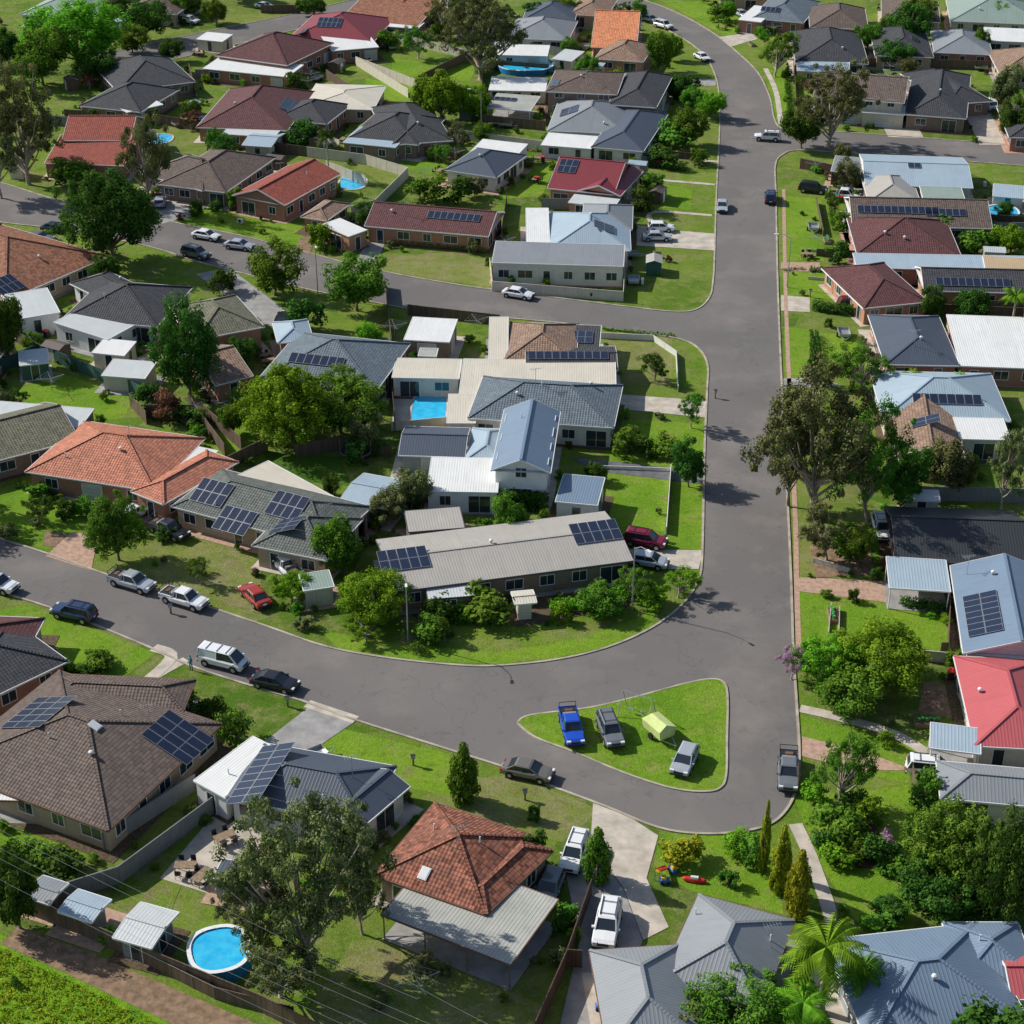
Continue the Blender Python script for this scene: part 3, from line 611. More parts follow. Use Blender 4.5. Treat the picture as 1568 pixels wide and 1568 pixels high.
hs('weatherboard_house', 'board_cream', [('h', 'metal_green', 1455, 32, 1600, 38, 1450, 0), ('s', 'metal_white', 1510, 62, 1600, 66, 1510, 45)])
hs('brick_house', 'brick_tan', [('h', 'tile_tan', 1530, 112, 1640, 115, 1535, 78)])
hs('brick_house', 'brick_tan', [('h', 'tile_brown', 1350, 30, 1440, 34, 1360, 0)])
hs('brick_house', 'brick_red', [('h', 'tile_charcoal', 1545, 210, 1680, 215, 1550, 165)])
hs('brick_house', 'brick_red', [('h', 'metal_grey', 1430, 80, 1520, 84, 1435, 48)])
hs('brick_house', 'brick_tan', [('h', 'tile_orange', 1100, -5, 1200, 0, 1110, -35)])
# houses just beyond the picture
for (x, y, m1, w1) in ((-180, 560, 'tile_brown', 'brick_tan'), (-200, 480, 'tile_orange', 'brick_red'), (-190, 1010, 'tile_maroon', 'brick_tan'), (-160, 90, 'tile_charcoal', 'brick_tan'), (-170, 190, 'tile_red', 'brick_red'), (1700, 340, 'tile_grey', 'brick_tan'), (1720, 540, 'tile_rust', 'brick_red'), (1720, 750, 'metal_grey', 'board_cream'), (1720, 1300, 'tile_charcoal', 'brick_tan'), (100, -40, 'tile_brown', 'brick_red'), (400, -50, 'tile_orange', 'brick_tan'), (760, -50, 'tile_charcoal', 'brick_red'), (1300, -50, 'tile_grey', 'brick_tan'), (1500, -55, 'tile_brown', 'brick_tan')):
    k = scl(x, y)/15.
    hs('brick_house', w1, [('h', m1, x, y, x+210*k, y+8*k, x, y-70*k), ('h', m1, x+90*k, y+25*k, x+190*k, y+28*k, x+90*k, y-40*k)])
# garden sheds and carports
for mt, wl_, v in [('metal_pale', 'fence_grey', ('g', 172, 1435, 232, 1452, 205, 1378, 2.3)), ('metal_sky', 'fence_grey', ('g', 88, 1395, 140, 1412, 110, 1358, 2.2)),
  ('metal_grey', 'fence_timber', ('g', 35, 1372, 75, 1385, 50, 1335, 2.1)), ('metal_slate', 'board_grey', ('s', 325, 1345, 385, 1355, 330, 1315, 2.2)),
  ('metal_sky', 'fence_grey', ('g', 520, 765, 590, 778, 545, 722, 2.6)), ('metal_green', 'fence_cream', ('s', 465, 905, 512, 898, 470, 880, 2.2)),
  ('metal_pale', 'fence_cream', ('s', 155, 575, 222, 580, 165, 552, 2.2)), ('metal_white', 'fence_cream', ('s', 140, 540, 190, 545, 150, 520, 2.3)),
  ('metal_pale', 'fence_green', ('s', 30, 560, 75, 555, 35, 540, 2.3)), ('metal_sky', 'fence_cream', ('g', 370, 222, 415, 225, 375, 200, 2.3)),
  ('metal_white', 'fence_cream', ('s', 300, 60, 340, 64, 305, 50, 2.3)), ('metal_pale', 'fence_cream', ('s', 845, 90, 875, 94, 848, 76, 2.3)),
  ('metal_cream', 'board_cream', ('g', 788, 925, 822, 922, 792, 905, 2.3)), ('metal_sky', 'fence_cream', ('s', 880, 104, 915, 108, 882, 94, 2.3)),
  ('metal_grey', 'fence_brown', ('s', 1272, 262, 1318, 266, 1275, 242, 2.4)), ('metal_white', 'fence_cream', ('s', 1385, 765, 1440, 768, 1388, 750, 2.3)),
  ('metal_pale', 'fence_cream', ('g', 240, 265, 262, 268, 245, 250, 2.2)), ('metal_sky', 'fence_cream', ('s', 1520, 300, 1568, 304, 1520, 284, 2.3)),
  ('metal_white', 'fence_cream', ('s', 430, 170, 455, 172, 432, 158, 2.2)), ('metal_zinc', 'fence_cream', ('s', 640, 545, 668, 546, 642, 534, 2.0))]:
    hs('garden_shed', wl_, [(v[0], mt, *v[1:7], v[7], 8 if v[0] == 'g' else 4)])

# ---------------------------------------------------------------- roof-mounted items
vs_ = []; fs_ = []; own_ = []
for f, ow in zip(ROOFS, OWN):
    o = len(vs_); vs_ += f
    for k in range(1, len(f)-1): fs_.append((o, o+k, o+k+1)); own_.append(ow)
BV = BVHTree.FromPolygons(vs_, fs_)
CAMP = Vector((0, 0, HC))
def onroof(px, py):
    d = ray(px, py).normalized(); h = BV.ray_cast(CAMP, d)
    if h[0] is None: return None
    n = h[1]
    if n.z < 0: n = -n
    return h[0], n, own_[h[2]]
def solar(px, py, nx, ny):
    h = onroof(px, py)
    if not h: return
    c, n, ow = h
    ex = Vector((1, 0, 0)) if n.z > .9995 else Vector((0, 0, 1)).cross(n).normalized()
    ey = n.cross(ex).normalized()
    pw, ph = 1.0, 1.65
    b = MB()
    for i in range(nx):
        for j in range(ny):
            p = c+n*.13+ex*((i-(nx-1)/2)*(pw+.03))+ey*((j-(ny-1)/2)*(ph+.03))
            b.box(p, ex*(pw/2), ey*(ph/2), n*.02, 'steel')
            g = [p+n*.023+ex*(sx*(pw/2-.035))+ey*(sy*(ph/2-.035)) for sx, sy in ((-1, -1), (1, -1), (1, 1), (-1, 1))]
            b.add(g, [(0, 1, 2, 3)], 'solar_glass', [[(0, 0), (1, 0), (1, 1), (0, 1)]])
    for sx in (-1, 1): b.beam(c+n*.06+ex*(sx*.4*nx*pw)-ey*(ny*ph/2), c+n*.06+ex*(sx*.4*nx*pw)+ey*(ny*ph/2), .05, .07, 'steel')
    b.obj('solar_panels', ow)
for a in [(60, 1092, 5, 3), (272, 1130, 4, 3), (400, 1185, 8, 2), (618, 857, 5, 2), (912, 815, 5, 2), (325, 755, 4, 2), (440, 775, 4, 2), (360, 798, 4, 2), (440, 805, 3, 2),
          (1505, 940, 7, 2), (485, 552, 7, 1), (870, 545, 10, 1), (890, 517, 3, 2), (1375, 322, 12, 1), (1448, 326, 6, 1), (1400, 254, 2, 1), (1490, 433, 10, 1), (1450, 612, 8, 1), (1418, 645, 2, 2),
          (695, 332, 8, 1), (870, 255, 3, 2), (872, 170, 4, 2), (925, 348, 3, 2), (445, 163, 6, 2), (295, 240, 5, 2), (160, 135, 6, 1), (10, 437, 4, 2), (505, 35, 5, 2), (465, 48, 4, 1), (770, 152, 5, 1),
          (1405, 437, 2, 3), (1180, 15, 4, 1), (1400, 60, 3, 1), (850, 128, 4, 1)]:
    solar(*a)
def vent(px, py, kind='v'):
    h = onroof(px, py)
    if not h: return
    c, n, ow = h; b = MB()
    if kind == 'v':
        b.tube([c, c+Z*.28], [.12, .12], 'steel'); b.tube([c+Z*.25, c+Z*.32, c+Z*.45, c+Z*.52], [.16, .22, .2, .08], 'trim_white', 10); b.obj('roof_vent', ow)
    elif kind == 'p':
        b.tube([c-Z*.1, c+Z*.6], [.06, .06], 'trim_white'); b.obj('roof_flue', ow)
    else:
        ex = Z.cross(n).normalized() if n.z < .999 else Vector((1, 0, 0)); ey = n.cross(ex)
        b.box(c+n*.07, ex*.4, ey*.55, n*.06, 'trim_white'); b.box(c+n*.14, ex*.33, ey*.48, n*.015, 'lamp_clear'); b.obj('skylight', ow)
for a in [(145, 1112, 's'), (140, 1157, 'v'), (75, 1130, 'p'), (185, 1095, 'p'), (650, 1338, 's'), (665, 1270, 'p'), (735, 1290, 'p'), (1065, 1400, 'p'), (1180, 1440, 'p'), (752, 832, 'v'), (792, 605, 'v'), (905, 590, 'v'), (830, 590, 'p'), (798, 640, 'p'),
          (1520, 880, 'v'), (1410, 520, 'v'), (1385, 366, 'v'), (1355, 358, 'v'), (185, 428, 'v'), (160, 455, 'p'), (455, 545, 'p'), (100, 700, 'p'), (185, 690, 'v'), (600, 325, 'v'), (470, 268, 'p'), (360, 160, 'v'), (905, 330, 'v'), (925, 190, 'v'),
          (735, 240, 'v'), (380, 60, 'v'), (940, 45, 'p'), (1290, 75, 'v'), (1440, 140, 'v'), (1500, 15, 'v'), (1380, 20, 'v'), (495, 1225, 'p'), (350, 1185, 'p'), (330, 775, 'p'), (640, 190, 'v'), (890, 118, 'v'), (60, 395, 'v'), (1500, 1060, 'v'), (1500, 1440, 'p'), (1430, 1500, 'v')]:
    vent(*a)
def antenna(px, py):
    h = onroof(px, py)
    if not h: return
    c, n, ow = h; b = MB(); t = c+Z*2.2
    b.tube([c-Z*.1, t], [.03, .03], 'steel', 6); b.beam(t-Vector((.7, .2, 0)), t+Vector((.7, .2, 0)), .03, .03, 'steel')
    for k in range(6):
        p = t+Vector((.7, .2, 0))*(k/3-.85); w = Vector((-.1, .35, 0))*(1.2-k*.12); b.beam(p-w, p+w, .02, .02, 'steel')
    b.obj('tv_antenna', ow)
for a in [(1180, 1450), (500, 800), (700, 1300), (200, 680), (540, 1190), (820, 590), (230, 1110), (1400, 530), (100, 450), (620, 330), (430, 270), (900, 130), (1360, 130), (350, 150), (1480, 880)]: antenna(*a)

# ---------------------------------------------------------------- fences / walls
def fence(kind, pts, h=1.8, name=None):
    b = MB(); g = [P(x, y) for x, y in pts]
    for p, q in zip(g, g[1:]):
        d = q-p; L = d.length; dn = d.normalized(); n = max(1, round(L/2.4)); nr = Vector((-dn.y, dn.x, 0))
        for i in range(n):
            a = p+dn*(L*i/n); c = p+dn*(L*(i+1)/n); hh = h+R.uniform(-.03, .03)
            b.box((a+c)/2+Z*(hh/2), (c-a)/2, nr*.03, Z*(hh/2), kind)
            b.box(a+Z*((h+.06)/2), dn*.05, nr*.05, Z*((h+.06)/2), kind)
        b.box(q+Z*((h+.06)/2), dn*.05, nr*.05, Z*((h+.06)/2), kind)
        b.beam(p+Z*(h+.045), q+Z*(h+.045), .09, .05, kind)
    b.obj(name or {'fence_timber': 'timber_fence', 'fence_brown': 'timber_fence', 'fence_cream': 'steel_fence', 'fence_green': 'steel_fence', 'fence_grey': 'steel_fence', 'board_white': 'white_fence', 'stone': 'garden_wall'}[kind], None, g[0])
for k, pts, *h in [
 ('fence_cream', [(600, 62), (725, 92)]), ('fence_cream', [(545, 100), (640, 137)]), ('fence_cream', [(470, 240), (560, 252), (625, 272), (575, 322), (538, 332)]),
 ('fence_cream', [(655, 206), (690, 212), (835, 232)]), ('fence_cream', [(800, 240), (765, 278), (735, 292)]), ('fence_brown', [(776, 312), (768, 370)]),
 ('fence_cream', [(500, 262), (560, 285)]), ('board_white', [(1027, 722), (1020, 818)], .9), ('board_white', [(920, 518), (1000, 522), (1035, 546), (1038, 600)], .8),
 ('board_white', [(918, 718), (1027, 722)], .4), ('fence_green', [(0, 572), (60, 545), (200, 602), (240, 622)]), ('fence_timber', [(225, 640), (300, 640), (345, 700)]),
 ('fence_timber', [(200, 622), (225, 650)]), ('fence_timber', [(345, 722), (410, 690)]), ('fence_timber', [(625, 482), (765, 498)], 1.5), ('fence_timber', [(30, 1395), (120, 1430), (250, 1488), (400, 1550), (500, 1600)]),
 ('fence_grey', [(60, 1392), (185, 1352), (335, 1240)]), ('fence_grey', [(160, 1302), (300, 1210)]), ('fence_brown', [(820, 1590), (868, 1480), (905, 1372)]), ('fence_timber', [(450, 1560), (330, 1530), (230, 1480)], 1.2),
 ('fence_brown', [(1225, 258), (1320, 278)]), ('fence_timber', [(1250, 312), (1260, 362)], 1.0), ('fence_cream', [(1412, 1012), (1478, 1018)], 1.2), ('fence_timber', [(1395, 1195), (1405, 1240), (1440, 1245)], 1.6),
 ('fence_brown', [(868, 1480), (890, 1482)]), ('fence_timber', [(455, 700), (520, 690), (600, 700)]), ('fence_timber', [(560, 760), (560, 830)]), ('fence_brown', [(600, 600), (605, 660)]), ('fence_cream', [(600, 660), (690, 652)], 1.2),
 ('fence_timber', [(100, 182), (240, 190), (330, 205)]), ('fence_timber', [(290, 110), (300, 150)]), ('fence_cream', [(625, 150), (545, 100)]),
 ('fence_timber', [(840, 112), (760, 106), (740, 115)]), ('fence_timber', [(740, 110), (735, 190)]), ('fence_timber', [(735, 190), (835, 200)]), ('fence_timber', [(595, 235), (700, 245)]),
 ('fence_cream', [(750, 410), (754, 446), (954, 462), (956, 420)], 1.5), ('fence_timber', [(1000, 240), (1060, 245)], 1.2), ('fence_timber', [(1215, 100), (1220, 190)], 1.2), ('fence_brown', [(1510, 345), (1568, 348)]),
 ('fence_timber', [(1360, 590), (1300, 575)], 1.2), ('fence_timber', [(1500, 480), (1568, 475)]), ('fence_grey', [(0, 985), (90, 1010)], 1.2), ('fence_timber', [(395, 230), (470, 240)]), ('fence_timber', [(520, 1225), (560, 1330)], 1.7),
 ('fence_timber', [(410, 600), (455, 700)]), ('fence_timber', [(290, 620), (370, 690)]), ('fence_timber', [(590, 790), (650, 770), (720, 775)]), ('fence_timber', [(720, 90), (640, 130), (650, 205)]),
 ('fence_grey', [(240, 215), (180, 200), (60, 190)]), ('fence_timber', [(500, 120), (590, 180), (650, 205)]), ('fence_grey', [(300, 120), (450, 128)]), ('fence_cream', [(520, 230), (470, 205), (420, 215)]),
 ('fence_timber', [(830, 232), (985, 240)]), ('fence_grey', [(830, 320), (990, 322)]), ('fence_timber', [(1310, 395), (1250, 392)], 1.1), ('fence_timber', [(1345, 480), (1568, 490)]), ('fence_grey', [(1310, 352), (1568, 358)]),
 ('fence_grey', [(1340, 560), (1568, 575)]), ('fence_timber', [(1225, 100), (1568, 108)]), ('fence_grey', [(1370, 765), (1568, 770)]), ('fence_timber', [(0, 470), (20, 520), (60, 545)]), ('fence_timber', [(590, 440), (600, 540), (590, 600)]),
 ('fence_timber', [(1440, 1000), (1450, 1000), (1455, 900)], 1.2), ('fence_timber', [(400, 20), (460, 20)]), ('fence_grey', [(700, 60), (760, 70), (880, 90)]),
 ('stone', [(1272, 930), (1268, 975)], .5), ('stone', [(1285, 935), (1284, 970)], .5), ('stone', [(1245, 862), (1300, 878)], .6), ('stone', [(1235, 385), (1262, 388)], .4), ('stone', [(1238, 428), (1290, 432)], .4),
 ]: fence(k, pts, *(h if h else [1.75]))

# ---------------------------------------------------------------- foliage
rs = np.random.RandomState(5)
def leaves(centers, crad, nper, leaf, tints, flat=1.0):
    cs = np.repeat(centers, nper, 0); cr = np.repeat(crad, nper); n = len(cs)
    d = rs.normal(size=(n, 3)); d /= np.linalg.norm(d, axis=1)[:, None]
    r = rs.uniform(.2, 1, n)**.6
    p = cs+d*(cr*r)[:, None]*np.array([1, 1, flat])
    nr = d*1.0+rs.normal(size=(n, 3))*.42+np.array([-.1, .03, .35]); nr /= np.linalg.norm(nr, axis=1)[:, None]
    t = np.cross(nr, rs.normal(size=(n, 3))); t /= np.linalg.norm(t, axis=1)[:, None]; b = np.cross(nr, t)
    s = leaf*rs.uniform(.6, 1.35, n)[:, None]
    v = np.stack([p-t*s, p-b*s*.6, p+t*s, p+b*s*.6], 1).reshape(-1, 3)
    tl = np.clip(np.repeat(tints, nper)+.28*d[:, 2], 0, 1)      # shade put into the tint: clump tops lighter, undersides darker
    return v, np.repeat(tl, 4)
def leafmesh(name, v, tint, wood=None, leafm='leaf_mid'):
    wv = wood.v if wood else []; nf = len(v)//4; nw = len(wv)
    allv = np.concatenate([v, np.array(wv).reshape(-1, 3)]) if nw else v
    me = D.meshes.new(name)
    faces_w = wood.f if wood else []
    nl = nf*4+sum(len(f) for f in faces_w)
    me.vertices.add(len(allv)); me.vertices.foreach_set('co', allv.astype(np.float32).ravel())
    me.loops.add(nl); me.polygons.add(nf+len(faces_w))
    li = list(range(nf*4)); ls = list(range(0, nf*4, 4)); o = nf*4
    for f in faces_w:
        ls.append(o); o += len(f); li += [nf*4+k for k in f]
    me.loops.foreach_set('vertex_index', li); me.polygons.foreach_set('loop_start', ls)
    me.polygons.foreach_set('material_index', [0]*nf+[1]*len(faces_w))
    me.materials.append(_mc[leafm]); me.materials.append(_mc[wood.mats[0]] if wood and wood.mats else _mc['bark'])
    a = me.attributes.new('tint', 'FLOAT', 'POINT'); a.data.foreach_set('value', np.concatenate([tint, np.zeros(nw)]).astype(np.float32))
    me.update(calc_edges=True); me.validate(); return me
def tree_mesh(name, seed, nc, nper, leaf, cr, c0, bark='bark', flat=1., grow=1.12, sup=0):
    rr = np.random.RandomState(seed); C = []; lob = rr.normal(size=(9, 3)); lob /= np.linalg.norm(lob, axis=1)[:, None]; la = rr.uniform(-.42, .22, 9)
    if sup:       # several big boughs, each carrying its own group of clumps
        B0 = []
        while len(B0) < sup:
            d = rr.normal(size=3); d /= np.linalg.norm(d)
            if d[2] > -.7: B0.append(d*rr.uniform(.35, .8))
    while len(C) < nc:
        if sup:
            c = B0[rr.randint(sup)]+rr.normal(size=3)*np.array([.15, .15, .12]); C.append(c); continue
        d = rr.normal(size=3); d /= np.linalg.norm(d)
        if d[2] < -.85: continue
        k = 1+sum(a*max(0, d@l)**3 for a, l in zip(la, lob))
        C.append(d*(rr.uniform(.15, 1)**.45)*.9*k)
    C = np.array(C); C /= max(1e-6, np.percentile(np.hypot(C[:, 0], C[:, 1]), 97)); C[:, 2] = np.clip(C[:, 2], -1, 1)
    rad = rr.uniform(.55, 1.35, nc)*cr
    hz = (1-c0)/2
    cen = np.stack([C[:, 0]*(.5-cr*.5)*grow, C[:, 1]*(.5-cr*.5)*grow, c0+hz+C[:, 2]*(hz-.04)], 1)
    ti = np.clip(.40+.30*C[:, 2]+rr.normal(size=nc)*.26, 0, 1)  # higher clumps tinted lighter: crown shading painted into the leaf colour, plus random variation
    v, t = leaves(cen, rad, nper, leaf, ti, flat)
    w = MB(); top = c0+hz*1.1
    pts = [(0, 0, -.01), (rr.normal()*.01, rr.normal()*.01, c0*.5), (rr.normal()*.02, rr.normal()*.02, c0+.05), (rr.normal()*.03, rr.normal()*.03, top)]
    w.tube(pts, [.034, .026, .02, .008], bark, 8)
    for i in rr.choice(nc, min(nc, 22), False):
        e = cen[i]; s0 = np.array(pts[2])+np.array([0, 0, rr.uniform(-.05, .35)*hz]); m = (s0+e)/2+np.array([0, 0, -.02])
        w.tube([s0, m, e], [.012, .008, .003], bark, 5)
    return leafmesh(name, v, t, w)
T = {'b': [tree_mesh('tree_broad', 10+i, 80, 130, .024, .13, .06) for i in range(4)],
     'B': [tree_mesh('tree_large', 20+i, 170, 120, .016, .095, .05) for i in range(3)],
     'g': [tree_mesh('tree_gum', 30+i, 80, 140, .014, .088, .09, 'bark_pale', flat=.75, sup=14) for i in range(3)],
     'G': [tree_mesh('tree_gum_large', 40+i, 210, 130, .0098, .058, .06, 'bark_pale', flat=.8, sup=30) for i in range(3)],
     's': [tree_mesh('shrub', 50+i, 24, 60, .055, .2, .0) for i in range(4)]}
def conifer(name, seed):
    rr = np.random.RandomState(seed); n = 90; z = rr.uniform(.03, .97, n); r = .5*np.sin(np.clip(z*1.05+.12, 0, 1.05)*math.pi/1.05)**.6*rr.uniform(.5, .95, n); a = rr.uniform(0, 6.283, n)
    cen = np.stack([np.cos(a)*r*.8, np.sin(a)*r*.8, z], 1); v, t = leaves(cen, rr.uniform(.1, .16, n), 80, .034, np.clip(rr.normal(.5, .3, n), 0, 1))
    v[:, 2] = np.clip(v[:, 2], 0, 1.05); w = MB(); w.tube([(0, 0, 0), (0, 0, .9)], [.05, .01], 'bark', 6); return leafmesh(name, v, t, w)
T['c'] = [conifer('conifer', 3), conifer('conifer', 4)]
def palm(seed):
    rr = np.random.RandomState(seed); V = []; w = MB(); w.tube([(0, 0, 0), (.02, 0, .4), (0, .01, .72)], [.05, .035, .03], 'bark_pale', 8); tt = []
    for k in range(26):
        a = k*2.4+rr.uniform(-.2, .2); el = rr.uniform(-.1, 1.2); d = np.array([math.cos(a), math.sin(a), 0]); sd = np.array([-d[1], d[0], 0]); L = .5; pp = None
        for j in range(16):
            s = j/15; p = np.array([0, 0, .72])+d*L*s*math.cos(el*.6)+np.array([0, 0, 1])*(L*(s*math.sin(el)*.8-s*s*.45))
            if pp is not None:
                for sg in (-1, 1):
                    ln = .13*math.sin(min(1, s+.12)*math.pi*.9)+.02; e = p+sd*sg*ln+d*ln*.5-np.array([0, 0, ln*.5])
                    V += [pp, p, e, (pp+e)/2+np.array([0, 0, .004])]; tt += [rr.uniform()]*4
            pp = p
    return leafmesh('palm', np.array(V), np.array(tt), w)
T['p'] = [palm(1), palm(2)]
NAMES = {'b': 'broadleaf_tree', 'B': 'broadleaf_tree', 'g': 'eucalyptus_tree', 'G': 'eucalyptus_tree', 's': 'shrub', 'c': 'cypress_tree', 'p': 'palm_tree'}
COL = {'b': 'leaf_bright', 'm': 'leaf_mid', 'd': 'leaf_dark', 'o': 'leaf_olive', 'y': 'leaf_yellow', 'r': 'leaf_red', 'k': 'leaf_pink'}
def tree(cx, cy, w, h, kind='b', col='m'):
    """crown centre and apparent size in survey grid -> real position, width, height"""
    s = scl(cx, cy, 4); th = dep(cy); Rm = w/2/s; c0 = {'b': .06, 'B': .05, 'g': .09, 'G': .06, 's': 0, 'c': 0, 'p': .3}[kind]
    vv = (h/2/s)**2-(Rm*math.sin(th))**2; half = max(math.sqrt(max(vv, 0))/math.cos(th), Rm*.6)
    tot = half*2/(1-c0); zc = tot*(1+c0)/2
    p = P(cx, cy, zc)
    me = R.choice(T[kind]); k = 2.05 if kind != 's' else 2.2
    return link(NAMES[kind], me, (p.x, p.y, 0), R.uniform(0, 6.28), (Rm*k, Rm*k, tot), COL[col])
